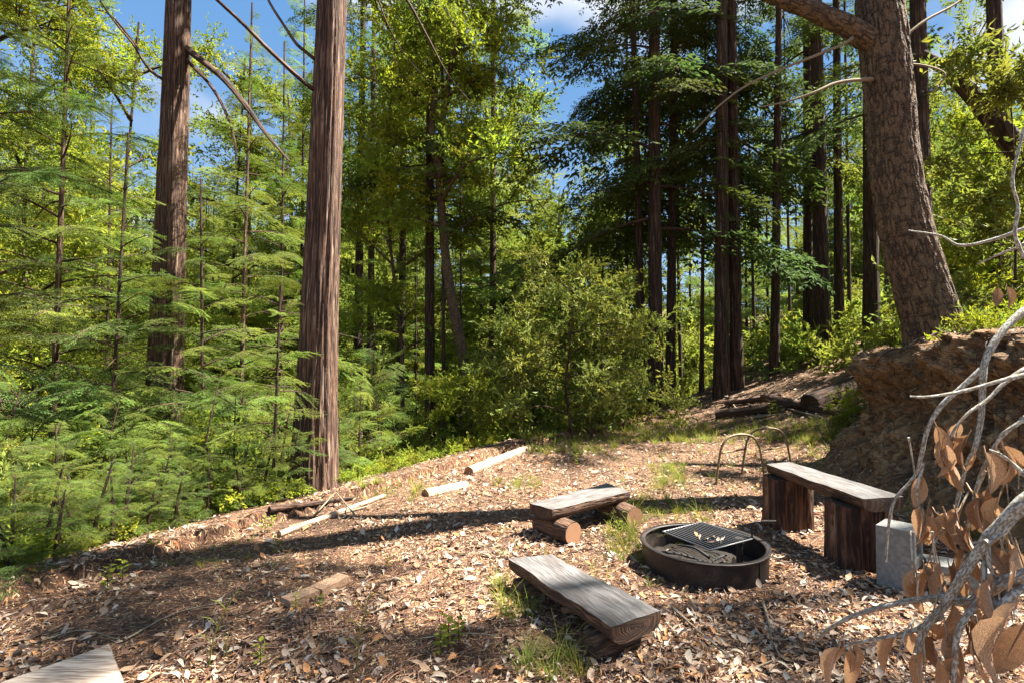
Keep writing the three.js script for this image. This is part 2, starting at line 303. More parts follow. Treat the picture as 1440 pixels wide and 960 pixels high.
function boughFoliage(seed, lod) {
  const r = rng(seed), b = new MB(), w = (r() - 0.5) * 0.12, n = 15;
  for (let i = 0; i < n; i++) for (const s of [1, -1]) {
    const t = 0.14 + 0.84 * (i + 0.3 * r() + (s > 0 ? 0 : 0.45)) / n; if (r() < 0.12) continue;
    const p = axisAt(t, w), an = (62 - 22 * t + (r() - 0.5) * 24) * Math.PI / 180, d = V(Math.cos(an), -0.14 + (r() - 0.5) * 0.45, s * Math.sin(an)).normalize();
    frond(b, r, p, d, (0.10 + 0.34 * Math.pow(1 - t, 0.75) * smooth(0.0, 0.35, t + 0.12)) * (0.7 + 0.55 * r()), lod, 0);
  }
  frond(b, r, axisAt(0.9, w), V(1, -0.3, 0).normalize(), 0.14, lod, 0);
  return b.geo(true);
}
function boughWood(seed) {
  const r = rng(seed), w = (r() - 0.5) * 0.12, b = new MB(); r();
  const pts = Array.from({ length: 9 }, (_, i) => axisAt(i / 8 * 0.98, w)); b.tube(pts, taper(9, 0.013, 0.002), 5, false);
  for (let i = 0; i < 6; i++) { const t = 0.2 + i * 0.12, s = i % 2 ? 1 : -1, p = axisAt(t, w), q = p.clone().add(V(0.16, -0.04, s * 0.2).multiplyScalar(1 - 0.5 * t)); b.tube([p, q], [0.004, 0.001], 3, false); }
  return b.geo();
}
const BOUGH = [[1, 2, 3, 4].map((s) => boughFoliage(s * 17, 0)), [1, 2, 3, 4].map((s) => boughFoliage(s * 17, 1))];
const BOUGHWOOD = [1, 2, 3, 4].map((s) => boughWood(s * 17));

function leafInto(b, r, p, d, len, wid) {   // broad leaf: folded along its midrib, four triangles
  const up = V((r() - 0.5) * 1.4, 1, (r() - 0.5) * 1.4).normalize(), s = new THREE.Vector3().crossVectors(d, up).normalize(), u = new THREE.Vector3().crossVectors(s, d);
  const at = (a, c, e) => b.v(p.x + d.x * a * len + s.x * c * wid + u.x * e * len, p.y + d.y * a * len + s.y * c * wid + u.y * e * len, p.z + d.z * a * len + s.z * c * wid + u.z * e * len);
  const a0 = at(0, 0, 0), m1 = at(0.5, 0, -0.02), tip = at(1, 0, -0.16 * r()), l = at(0.42, 0.5, 0.10), q = at(0.42, -0.5, 0.10);
  b.t(a0, l, m1); b.t(l, tip, m1); b.t(a0, m1, q); b.t(m1, tip, q);
}
function leafClump(seed, { n = 9, per = 9, R = 0.5, len = 0.095, wid = 0.036 }) {
  const r = rng(seed), b = new MB();
  for (let i = 0; i < n; i++) {
    const an = r() * 6.283, el = (r() - 0.35) * 1.5, d = V(Math.cos(an) * Math.cos(el), Math.sin(el), Math.sin(an) * Math.cos(el)), p = V((r() - 0.5) * 0.3 * R, (r() - 0.5) * 0.3 * R, (r() - 0.5) * 0.3 * R), Lt = R * (0.5 + 0.7 * r());
    for (let k = 0; k < per; k++) {
      const t = 0.15 + 0.85 * (k + r()) / per, q = p.clone().addScaledVector(d, Lt * t); q.y -= 0.25 * R * t * t;
      const ld = V(r() - 0.5, (r() - 0.62) * 0.9, r() - 0.5).addScaledVector(d, 0.45).normalize(); leafInto(b, r, q, ld, len * (0.65 + 0.6 * r()), wid * (0.7 + 0.5 * r()));
    }
  }
  return b.geo(true);
}
const CLUMP = {
  near: [1, 2, 3].map((s) => leafClump(s * 31, { n: 9, per: 9, R: 0.36, len: 0.10, wid: 0.038 })),
  mid: [1, 2, 3].map((s) => leafClump(s * 37, { n: 11, per: 10, R: 0.55, len: 0.10, wid: 0.044 })),
  far: [1, 2, 3].map((s) => leafClump(s * 41, { n: 14, per: 12, R: 1.0, len: 0.17, wid: 0.085 })),
};
// puts copies of a few leaf units under a tree as its crown
function copies(parent, name, geos, mat, list, r, tint = 0.3) {
  geos.forEach((g, gi) => {
    const mine = list.filter((_, i) => i % geos.length === gi); if (!mine.length) return;
    const im = new THREE.InstancedMesh(g, mat, mine.length), c = new THREE.Color();
    mine.forEach((m, i) => { im.setMatrixAt(i, m); const l = 1 + (r() - 0.5) * 2 * tint, w = (r() - 0.5) * tint; c.setRGB(l * (1 + w), l, l * (1 - w * 0.8)); im.setColorAt(i, c); });
    im.name = name; im.userData.kind = 'stuff'; parent.add(im);
  });
}
const Q = new THREE.Quaternion(), E = new THREE.Euler();
const mat4 = (p, e, s) => new THREE.Matrix4().compose(p, Q.setFromEuler(E.set(e[0], e[1], e[2], 'YXZ')).clone(), typeof s === 'number' ? V(s, s, s) : s);

// ------------------------------------------------------------------ trunks
function trunkGeo(pts, r0, r1, { seg = 12, rows = 24, flare = 0.35, kind = 'far', pw = 0.9 } = {}) {
  const path = curve(pts, rows), n = path.length, y0 = path[0].y;
  const rad = path.map((p, i) => lerp(r0, r1, Math.pow(i / (n - 1), pw)) * (1 + flare * Math.exp(-(p.y - y0) / 0.55)));
  const sh = {
    far: (a, v) => 1 + 0.06 * N3(Math.cos(a) * 2, Math.sin(a) * 2, v * 0.7),
    redwood: (a, v) => { const c = Math.cos(a), s = Math.sin(a), w = N3(c * 2, s * 2, v * 0.5) * 0.5; const n1 = Math.abs(N3(c * 4.2 + w, s * 4.2 + w, v * 0.28 + 3)), n2 = Math.abs(N3(c * 11 + w * 2, s * 11, v * 0.9)), lob = N3(c * 1.3 + 5, s * 1.3, v * 0.12); return 1 + 0.12 * lob + 0.02 - 0.11 * Math.exp(-n1 * 9) - 0.05 * Math.exp(-n2 * 8) + 0.02 * N3(c * 24, s * 24, v * 3); },
    fir: (a, v) => { const c = Math.cos(a), s = Math.sin(a), w = N3(c * 3, s * 3, v * 1.1) * 0.8; const n1 = Math.abs(N3(c * 5 + w, s * 5, v * 1.5 + w)), n2 = N3(c * 13, s * 13, v * 6); return 1 + 0.05 * N3(c + 3, s, v * 0.5) + 0.02 - 0.09 * Math.exp(-n1 * 10) + 0.03 * n2; },
  }[kind];
  return new MB().tube(path, rad, seg, true, sh).geo();
}
function basePoint(px, depth) { const x = (px - 720) / FPX * depth, z = -depth; return V(x, height(x, z), z); }

// conifer: trunk with boughs of flat sprays
function conifer(o) {
  const r = rng(o.seed), base = o.at || basePoint(o.px, o.depth), depth = o.depth || -base.z, lod = o.lod ?? (depth < 9.5 ? 0 : 1);
  const t = thing(o.name || 'conifer_tree', o.label, 'tree', [base.x, base.y, base.z], o.group);
  const H = o.H, lean = o.lean || [0, 0], bend = o.bend || 0;
  const at = (y) => V(lean[0] * y / H + bend * Math.sin(y / H * 3), y, lean[1] * y / H);
  const pts = [-0.4, 0, 0.12, 0.3, 0.5, 0.75, 1].map((f, i) => at(i === 0 ? -0.4 : f * H));
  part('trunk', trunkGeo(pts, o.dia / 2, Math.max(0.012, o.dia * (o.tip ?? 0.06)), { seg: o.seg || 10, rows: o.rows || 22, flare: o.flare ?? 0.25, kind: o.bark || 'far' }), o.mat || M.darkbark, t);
  const wood = [], leaf = [], n = o.boughs;
  for (let i = 0; i < n; i++) {
    const f = Math.pow((i + r()) / n, o.spread || 1), y = lerp(o.from, H * 0.985, f), prof = o.profile ? o.profile(f) : Math.pow(1 - f, 0.75) * 0.9 + 0.13;
    const Lb = o.reach * prof * (0.6 + 0.5 * r()), az = i * 2.39996 + r() * 0.9;
    if (o.skip && o.skip(az, y, r)) continue;
    const p = at(y), pitch = lerp(o.droop ?? -0.22, 0.35, f) + (r() - 0.5) * (lod ? 0.35 : 0.6);
    const m = mat4(p, [(r() - 0.5) * (lod ? 0.5 : 0.9), az, pitch], Lb);
    wood.push(m); if (o.parts && !lod && r() < 0.12) continue; leaf.push(m);
    if (o.fill && Lb > 0.8) for (let k = 0; k < o.fill; k++) { const tt = 0.25 + 0.5 * r(), q = V(tt, 0.05, 0).applyMatrix4(m); leaf.push(mat4(q, [(r() - 0.5) * 0.8, az + (r() < 0.5 ? 0.7 : -0.7) + (r() - 0.5) * 0.4, pitch - 0.1 + (r() - 0.5) * 0.4], Lb * (0.5 + 0.25 * r()))); }
  }
  if (o.parts) wood.forEach((m, i) => { const b = part('branch', BOUGHWOOD[i % 4], o.twig || M.twig, t); m.decompose(b.position, b.quaternion, b.scale); });
  else copies(t, 'branches', BOUGHWOOD.slice(0, 1), M.twig, wood, r, 0.1);
  copies(t, 'crown', BOUGH[lod].slice(0, o.variants || 4), o.leaf || L.redwood, leaf, r, o.tint ?? 0.42);
  return t;
}
// broadleaf: trunk, limbs with side branches, crown of leaf clumps
function broadleaf(o) {
  const r = rng(o.seed), base = o.at || basePoint(o.px, o.depth), t = thing(o.name || 'broadleaf_tree', o.label, 'tree', [base.x, base.y, base.z], o.group);
  const pts = (o.path || [[0, 0, 0], [0, o.H * 0.5, 0], [0, o.H, 0]]).map((p) => V(...p)); pts.unshift(pts[0].clone().add(V(0, -0.4, 0)));
  if (o.dia) part('trunk', trunkGeo(pts, o.dia / 2, o.dia * 0.12, { seg: o.seg || 9, rows: 20, flare: 0.2 }), o.mat || M.bay, t);
  const cv = new THREE.CatmullRomCurve3(pts, false, 'centripetal'), leaf = [], s0 = o.size || 1;
  for (let i = 0; i < o.limbs; i++) {
    const f = lerp(o.from ?? 0.35, 1, (i + r()) / o.limbs), p = cv.getPoint(f), az = i * 2.4 + r(), el = (o.rise ?? 0.35) + (r() - 0.5) * 0.5, Lb = o.reach * (0.4 + 0.85 * r()) * (1 - 0.45 * Math.max(0, f - 0.5) * 2 * 0.8);
    const d = V(Math.cos(az) * Math.cos(el), Math.sin(el), Math.sin(az) * Math.cos(el)), q = p.clone().addScaledVector(d, Lb * 0.55).add(V(0, 0.05 * Lb, 0)), e = p.clone().addScaledVector(d, Lb).add(V((r() - 0.5) * 0.2 * Lb, -0.12 * Lb, (r() - 0.5) * 0.2 * Lb));
    const b = new MB(), lp = curve([p, q, e], 7), rb = (o.limbR || 0.03) * (0.7 + 0.5 * r()); b.tube(lp, taper(lp.length, rb, rb * 0.15), 5, false);
    for (let k = 0; k < (o.subs ?? 4); k++) {
      const tt = 0.35 + 0.6 * r(), a = lp[Math.min(7, Math.round(tt * 7))], dd = d.clone().multiplyScalar(0.5).add(V(r() - 0.5, (r() - 0.4) * 0.8, r() - 0.5).multiplyScalar(1.5)).normalize(), l2 = Lb * (0.25 + 0.25 * r()), z = a.clone().addScaledVector(dd, l2);
      b.tube([a, z], [rb * 0.35, rb * 0.1], 3, false);
      for (const u of [0.5, 1]) leaf.push(mat4(a.clone().lerp(z, u), [r() * 6, r() * 6, 0], s0 * (0.45 + 0.95 * r())));
    }
    leaf.push(mat4(e, [r() * 6, r() * 6, 0], s0 * (0.8 + 0.4 * r())));
    if (o.limbParts !== false && (o.dia || o.stems)) part('limb', b.geo(), o.mat || M.bay, t);
  }
  for (let i = 0; i < (o.extra || 0); i++) { const c = o.cloud(r); leaf.push(mat4(V(...c), [r() * 6, r() * 6, 0], s0 * (0.7 + 0.7 * r()))); }
  copies(t, 'crown', o.clump || CLUMP.mid, o.leaf || L.tanoak, leaf, r, o.tint ?? 0.3);
  return t;
}
console.log('units ready');

// ------------------------------------------------------------------ the two big redwoods on the left
function limbPath(t, name, pix, depths, r0, r1, mat, seg = 6) { const pts = pix.map(([a, b], i) => P(a, b, Array.isArray(depths) ? depths[i] : depths).sub(t.position)), c = curve(pts, 18); return part(name, new MB().tube(c, taper(c.length, r0, r1), seg, true, (a, v) => 1 + 0.2 * N3(v * 9, a, 1)).geo(), mat, t); }
function redwoodBig(name, label, px, py0, depth, topPx, dia, H, seed) {
  const b = basePoint(px, depth), top = P(topPx, 0, depth), t = thing(name, label, 'tree', [b.x, b.y, b.z]);
  const slope = (top.x - b.x) / (top.y - b.y), pts = [-0.5, 0, 1, 3, 6, 10, H * 0.6, H].map((y) => V(slope * y, y, 0));
  part('trunk', trunkGeo(pts, dia / 2, 0.04, { seg: 110, rows: 300, flare: 0.45, kind: 'redwood', pw: 1.15 }), M.redwood, t);
  const r = rng(seed), list = [];
  for (let i = 0; i < 40; i++) { const f = (i + r()) / 40, y = lerp(13, H, f); list.push(mat4(V(slope * y, y, 0), [0, i * 2.4 + r(), -0.15 + 0.4 * f], (1 - f) * 3 + 0.6)); }
  copies(t, 'branches', BOUGHWOOD.slice(0, 1), M.twig, list, r, 0.1); copies(t, 'crown', BOUGH[1].slice(0, 2), L.redwood, list, r);
  return t;
}
const rwA = redwoodBig('redwood_tree', 'thick redwood trunk half hidden by fern-like sprays, with two drooping bare limbs', 226, 560, 7.6, 250, 0.66, 30, 3);
limbPath(rwA, 'bare_limb', [[262, 68], [315, 112], [350, 155], [375, 190], [407, 227]], [7.6, 7.3, 7.1, 7, 6.9], 0.05, 0.012, M.darkbark);
limbPath(rwA, 'bare_limb', [[262, 84], [297, 122], [320, 165], [331, 207], [331, 225]], [7.6, 7.5, 7.4, 7.4, 7.4], 0.028, 0.008, M.darkbark);
limbPath(rwA, 'bare_limb', [[240, 118], [210, 98], [185, 60], [160, 30], [140, 0]], [7.6, 7.3, 7.1, 7, 6.8], 0.022, 0.008, M.darkbark);
const rwB = redwoodBig('redwood_tree', 'straight furrowed redwood trunk rising from the edge of the clearing beside fallen sticks', 442, 700, 5.7, 466, 0.5, 30, 4);
limbPath(rwB, 'bare_limb', [[450, 130], [434, 121], [380, 72], [340, 32], [305, 0], [270, -30]], [5.7, 5.55, 5.4, 5.3, 5.2, 5.1], 0.026, 0.012, M.darkbark);
limbPath(rwB, 'bare_limb', [[450, 90], [435, 77], [417, 62], [400, 37], [377, 0], [365, -30]], [5.7, 5.6, 5.6, 5.5, 5.5, 5.5], 0.02, 0.01, M.darkbark);

// ------------------------------------------------------------------ the leaning fir on the bank
{
  const d = 5.65, b = basePoint(1308, d), t = thing('fir_tree', 'large leaning fir with scaly bark standing on top of the earth bank', 'tree', [b.x, b.y, b.z]);
  const pix = [[1318, 500], [1310, 452], [1296, 400], [1277, 330], [1262, 250], [1252, 150], [1243, 60], [1238, -20]];
  const pts = pix.map(([x, y]) => P(x, y, d).sub(b)); const last = pts[pts.length - 1];
  for (let k = 1; k < 6; k++) pts.push(last.clone().add(V(0.1 * k, 2.6 * k, 0.42 * k)));
  const path = curve(pts, 260), n = path.length, rad = path.map((p) => { const y = p.y; return (0.238 - 0.004 * y) * (1 + 0.8 * Math.exp(-Math.max(0, y) / 0.55)) * (y > 4 ? Math.max(0.15, 1 - (y - 4) / 26) : 1); });
  const sh = (a, v) => { const c = Math.cos(a), s = Math.sin(a), w = N3(c * 3, s * 3, v * 1.1) * 0.8, n1 = Math.abs(N3(c * 5 + w, s * 5, v * 1.7 + w)), n2 = N3(c * 13, s * 13, v * 7), n3 = Math.abs(N3(c * 9, s * 9, v * 4)); return 1.03 + 0.06 * N3(c + 3, s, v * 0.5) - 0.10 * Math.exp(-n1 * 10) - 0.05 * Math.exp(-n3 * 9) + 0.035 * n2; };
  part('trunk', new MB().tube(path, rad, 110, true, sh).geo(), M.fir, t);
  limbPath(t, 'limb', [[1240, 70], [1205, 45], [1160, 22], [1105, 0], [1040, -30], [960, -80]], [5.65, 5.58, 5.53, 5.48, 5.48, 5.48], 0.125, 0.05, M.fir, 14);
  limbPath(t, 'bare_limb', [[1202, 50], [1190, 60], [1150, 77], [1100, 97], [1050, 120], [1010, 150], [975, 186]], [5.58, 5.48, 5.38, 5.28, 5.28, 5.28, 5.28], 0.02, 0.006, M.paleTwig);
  limbPath(t, 'bare_limb', [[1230, 112], [1212, 112], [1175, 117], [1145, 130], [1110, 142], [1070, 150]], [5.63, 5.38, 5.28, 5.18, 5.18, 5.18], 0.024, 0.006, M.paleTwig);
  limbPath(t, 'bare_limb', [[1265, 90], [1300, 92], [1330, 105], [1310, 130]], [5.58, 5.48, 5.43, 5.48], 0.014, 0.005, M.paleTwig);
  limbPath(t, 'bare_limb', [[1268, 55], [1300, 30], [1340, 8], [1380, -20]], [5.58, 5.58, 5.68, 5.78], 0.02, 0.008, M.paleTwig);
  const r = rng(77), list = [];
  for (let i = 0; i < 8; i++) { const f = (i + r()) / 8, y = lerp(10, 16.5, f); list.push(mat4(V(-0.62 + 0.038 * (y - 4), y, 0.16 * (y - 4)), [0, i * 2.4 + r(), -0.1 + 0.3 * f], (1 - f) * 1.7 + 0.6)); }
  copies(t, 'branches', BOUGHWOOD.slice(0, 1), M.twig, list, r, 0.1); copies(t, 'crown', BOUGH[1].slice(0, 2), L.dark, list, r);
}
// broken trunk leaning across behind the fir
single('leaning_trunk', (() => { const c = curve([P(1296, 76, 7.9), P(1330, 98, 7.8), P(1365, 130, 7.7), P(1400, 172, 7.6), P(1450, 235, 7.6), P(1560, 400, 7.8)], 40); return new MB().tube(c, taper(c.length, 0.07, 0.17), 20, true, (a, v) => 1 + 0.1 * N3(Math.cos(a) * 3, Math.sin(a) * 3, v * 3)).geo(); })(), M.darkbark, 'thick broken dark trunk leaning down to the right behind the fir', 'fallen trunk');

// ------------------------------------------------------------------ stand of trees beyond the clearing
const stand = [
  // px, depth, dia, H, from, reach, boughs, lean px, droop, leaf
  [503, 17.5, 0.40, 26, 5.5, 2.6, 70, 6, L.redwood], [519, 16, 0.28, 22, 6, 2.0, 55, 4, L.redwood], [559, 16.5, 0.31, 24, 5.5, 2.4, 70, 8, L.redwood], [605, 12.6, 0.28, 21, 5, 2.1, 70, 2, L.dark],
  [692, 18.5, 0.33, 27, 6, 2.6, 70, 2, L.redwood],
  [903, 13.4, 0.22, 20, 3.8, 2.5, 80, -14, L.dark], [922, 13.0, 0.37, 28, 3.2, 3.6, 110, 6, L.dark], [942, 13.8, 0.26, 23, 3.6, 3.0, 80, 12, L.dark],
  [1014, 12.6, 0.35, 27, 4.2, 3.0, 90, 4, L.dark], [1036, 12.9, 0.30, 26, 4.6, 2.8, 80, 2, L.dark],
  [1089, 13.2, 0.22, 20, 4.4, 2.0, 60, 16, L.dark], [1137, 14.6, 0.27, 23, 4.6, 2.2, 60, 2, L.redwood], [1158, 14.0, 0.40, 28, 5.0, 2.8, 80, 0, L.dark], [1181, 14.8, 0.26, 24, 4.2, 2.2, 60, 4, L.redwood],
  [1226, 13.2, 0.37, 27, 4.6, 2.8, 70, 2, L.dark], [1303, 10.5, 0.36, 25, 4.6, 2.2, 60, 2, L.dark], [1412, 10.2, 0.32, 22, 4.4, 2.0, 56, -4, L.dark],
];
const standLabels = { 503: 'thicker of two close dark conifer trunks behind the furrowed redwood', 519: 'thinner of two close dark conifer trunks behind the furrowed redwood', 559: 'slim straight conifer trunk standing alone between the redwood and the curved bay tree', 605: 'dark conifer trunk with its foot just past the two short logs', 692: 'tall grey conifer trunk showing above the bay tree crown', 903: 'thinnest trunk of the three-stemmed dark conifer clump behind the tanoak bush', 922: 'thickest trunk of the three-stemmed dark conifer clump behind the tanoak bush', 942: 'right-hand leaning trunk of the three-stemmed dark conifer clump', 1014: 'thicker dark trunk of the tall pair behind the metal frame', 1036: 'thinner brown trunk of the tall pair behind the metal frame', 1089: 'slender conifer leaning a little, standing alone by the fallen logs', 1137: 'thin conifer on the near side of the thick trunk behind the log pile', 1158: 'thickest dark conifer behind the log pile', 1181: 'thin conifer close against the thick trunk behind the log pile', 1226: 'dark conifer trunk just beside the earth bank end', 1303: 'near black conifer trunk right behind the leaning fir', 1412: 'grey conifer trunk above the bank behind bright leaves' };
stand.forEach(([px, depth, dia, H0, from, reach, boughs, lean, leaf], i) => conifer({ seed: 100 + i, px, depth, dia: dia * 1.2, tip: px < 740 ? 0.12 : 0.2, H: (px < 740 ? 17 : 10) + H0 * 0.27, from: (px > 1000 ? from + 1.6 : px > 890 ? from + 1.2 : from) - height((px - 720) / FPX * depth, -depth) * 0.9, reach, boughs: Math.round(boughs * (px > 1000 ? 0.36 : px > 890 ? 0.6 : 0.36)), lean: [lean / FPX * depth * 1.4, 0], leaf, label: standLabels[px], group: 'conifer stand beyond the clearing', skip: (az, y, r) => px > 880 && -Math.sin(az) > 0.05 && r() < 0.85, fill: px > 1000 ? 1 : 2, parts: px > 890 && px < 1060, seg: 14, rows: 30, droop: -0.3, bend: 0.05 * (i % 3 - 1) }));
// slim poles in the shade of the stand
[[530, 15, 0.10], [625, 12.2, 0.13], [648, 15, 0.11], [881, 15.5, 0.16], [986, 13.4, 0.15], [1062, 18, 0.16], [1112, 19, 0.15], [1196, 16, 0.15], [722, 24, 0.28], [744, 27, 0.30], [958, 20, 0.22], [1250, 17, 0.2], [585, 21, 0.24]].forEach(([px, depth, dia], i) => conifer({ name: 'conifer_pole', seed: 200 + i, px, depth, dia, H: 12 + (i % 4) * 3, from: 4 + (i % 3), reach: 1.3, boughs: 34, lean: [(i % 5 - 2) * 0.12, 0], leaf: L.redwood, label: `${dia > 0.2 ? 'distant' : dia > 0.14 ? 'slim' : 'very thin'} young conifer pole ${px < 660 ? 'between the furrowed redwood and the curved bay tree' : px < 800 ? 'showing beyond the tanoak bush' : px < 1000 ? 'beside the three-stemmed conifer clump' : 'behind the fallen logs'}`, group: 'slim conifer poles', fill: 1, seg: 8, rows: 14, variants: 2 }));

// curved bay tree with a pale forked top
{
  const d = 12.2, b = basePoint(668, d), pp = [[668, 640], [662, 560], [645, 470], [630, 390], [621, 300], [617, 220], [628, 130], [640, 60], [650, -20]].map(([x, y]) => P(x, y, d).sub(b)); pp[0] = V(0.02, 0, 0);
  const t = broadleaf({ name: 'bay_tree', seed: 301, at: b, depth: d, dia: 0.34, path: pp.map((p) => [p.x, p.y, p.z]), limbs: 26, from: 0.5, reach: 2.1, rise: 0.25, subs: 6, leaf: L.bright, clump: CLUMP.mid, size: 0.85, label: 'curved pale-barked bay tree with sunlit yellow-green crown among dark conifers', limbR: 0.05, extra: 110, tint: 0.35, cloud: (r) => { const a = r() * 6.28, q = Math.sqrt(r()) * 2.1; return [-0.5 + Math.cos(a) * q, 6.5 + r() * 5.5, Math.sin(a) * q * 0.9]; } });
  limbPath(t, 'bare_limb', [[540, -40], [572, 0], [600, 50], [630, 105], [665, 148]], [9.5, 9.6, 9.8, 10, 10.3], 0.03, 0.008, M.twig);
  limbPath(t, 'bare_limb', [[525, -40], [532, 0], [550, 45], [575, 85], [605, 115]], [9.5, 9.6, 9.8, 10, 10.3], 0.02, 0.006, M.twig);
  limbPath(t, 'limb', [[621, 250], [607, 190], [612, 120], [600, 40]], 12.1, 0.1, 0.03, M.bay);
}
broadleaf({ name: 'bay_tree', seed: 305, px: 560, depth: 13.5, dia: 0.16, path: [[0, 0, 0], [0.1, 4, 0], [-0.3, 8, 0], [0, 13, 0.3]], limbs: 22, from: 0.5, reach: 2.0, subs: 6, leaf: L.bright, size: 0.85, limbR: 0.04, label: 'straight sunlit yellow-green broadleaf tree beside the furrowed redwood', extra: 70, tint: 0.35, cloud: (r) => { const a = r() * 6.28, q = Math.sqrt(r()) * 1.8; return [Math.cos(a) * q, 9 + r() * 5.5, Math.sin(a) * q]; } });
// tanoak bush in the middle at the edge of the clearing
broadleaf({ name: 'tanoak_bush', seed: 310, at: G(806, 618), dia: 0.07, path: [[0, 0, 0], [-0.12, 0.8, 0], [-0.05, 1.6, 0], [0.05, 2.6, 0]], limbs: 15, from: 0.3, reach: 1.75, rise: 0.25, subs: 3, clump: CLUMP.near, leaf: L.tanoak, size: 0.85, limbR: 0.014, mat: M.twig, label: 'leafy tanoak bush with glossy leaves in the middle of the clearing edge', extra: 16, cloud: (r) => { const a = r() * 6.28, q = Math.sqrt(r()) * 1.3; return [Math.cos(a) * q - 0.1, 0.9 + r() * 2.0, Math.sin(a) * q]; } });
[[728, 9.8, 1.9, 'lower leafy bush left of the tanoak bush, over the short log'], [872, 11.2, 2.2, 'leafy bush in front of the three-stemmed conifer clump'], [700, 12.5, 2.4, 'shaded leafy bush at the foot of the curved bay tree'], [770, 12.2, 3.4, 'tall leafy bush behind the tanoak bush'], [842, 10.6, 2.7, 'upright leafy bush between the tanoak bush and the conifer clump'], [748, 10.8, 2.9, 'thin upright bush beside the tanoak bush']].forEach(([px, depth, h, label], i) => broadleaf({ name: 'understory_bush', seed: 320 + i, px, depth, dia: 0.05, path: [[0, 0, 0], [0.05, h * 0.5, 0], [0, h, 0.1]], limbs: 15, from: 0.12, reach: 1.0, subs: 3, clump: CLUMP.near, leaf: L.tanoak, size: 0.9, limbR: 0.012, mat: M.twig, label, tint: 0.35 }));
// low bright bough reaching out past the dark trunk
broadleaf({ name: 'hazel_bush', seed: 330, px: 640, depth: 9.6, dia: 0.035, path: [[0.35, 0, 0], [0.25, 0.8, 0], [0, 1.4, 0]], limbs: 14, from: 0.55, reach: 0.85, rise: -0.02, subs: 4, clump: CLUMP.near, leaf: L.bright, size: 0.6, limbR: 0.008, mat: M.twig, label: 'low hazel spray with flat pale green leaves before the dark trunks', tint: 0.25 });

// ------------------------------------------------------------------ young conifers and sprouts on the left slope
conifer({ name: 'young_conifer', seed: 401, px: 72, depth: 7.0, dia: 0.14, H: 9.6, from: 2.0, reach: 2.0, boughs: 60, lean: [0.15, 0], leaf: L.redwood, mat: M.redwood, label: 'young conifer with a thin dark stem and flat tiered boughs on the left slope', parts: true, fill: 1, seg: 16, rows: 40, tip: 0.1, droop: -0.12 });
conifer({ name: 'young_conifer', seed: 402, px: 336, depth: 7.6, dia: 0.10, H: 7.6, from: 1.2, reach: 1.35, boughs: 54, lean: [0.12, 0], leaf: L.redwood, mat: M.redwood, label: 'slender young conifer between the two big redwood trunks', parts: true, fill: 1, seg: 12, rows: 30, tip: 0.1, droop: -0.1 });
conifer({ name: 'young_conifer', seed: 403, px: 150, depth: 8.6, dia: 0.09, H: 8.2, from: 1.5, reach: 1.7, boughs: 50, leaf: L.deep, label: 'young conifer with pale sprays crossing the half hidden redwood trunk', parts: true, fill: 1, seg: 10, droop: -0.1 });
conifer({ name: 'young_conifer', seed: 404, px: 395, depth: 9.2, dia: 0.09, H: 8.5, from: 1.5, reach: 1.5, boughs: 50, leaf: L.redwood, label: 'young conifer standing behind the furrowed redwood on the slope', parts: true, fill: 1, seg: 10 });
conifer({ name: 'young_conifer', seed: 405, px: -40, depth: 6.0, dia: 0.10, H: 8.5, from: 1.4, reach: 1.7, boughs: 54, leaf: L.deep, label: 'young conifer at the left edge of the view with overhanging sprays', parts: true, fill: 1, seg: 10 });
conifer({ name: 'young_conifer', seed: 406, px: 150, depth: 6.3, dia: 0.07, H: 5.2, from: 1.2, reach: 1.25, boughs: 46, lean: [0.2, 0], leaf: L.deep, label: 'short young conifer whose sprays cross in front of the half hidden redwood', parts: true, fill: 1, seg: 10, droop: -0.1 });
conifer({ name: 'young_conifer', seed: 407, px: 290, depth: 6.6, dia: 0.06, H: 4.4, from: 1.0, reach: 1.15, boughs: 40, lean: [-0.1, 0], leaf: L.redwood, label: 'small young conifer close beside the half hidden redwood trunk', parts: true, fill: 1, seg: 10, droop: -0.1 });
conifer({ name: 'young_conifer', seed: 408, px: 385, depth: 5.35, dia: 0.035, H: 2.1, from: 0.5, reach: 0.75, boughs: 24, lean: [0.1, 0.1], leaf: L.redwood, label: 'waist-high conifer sapling brushing against the furrowed redwood trunk', parts: true, fill: 1, seg: 8, droop: -0.05 });
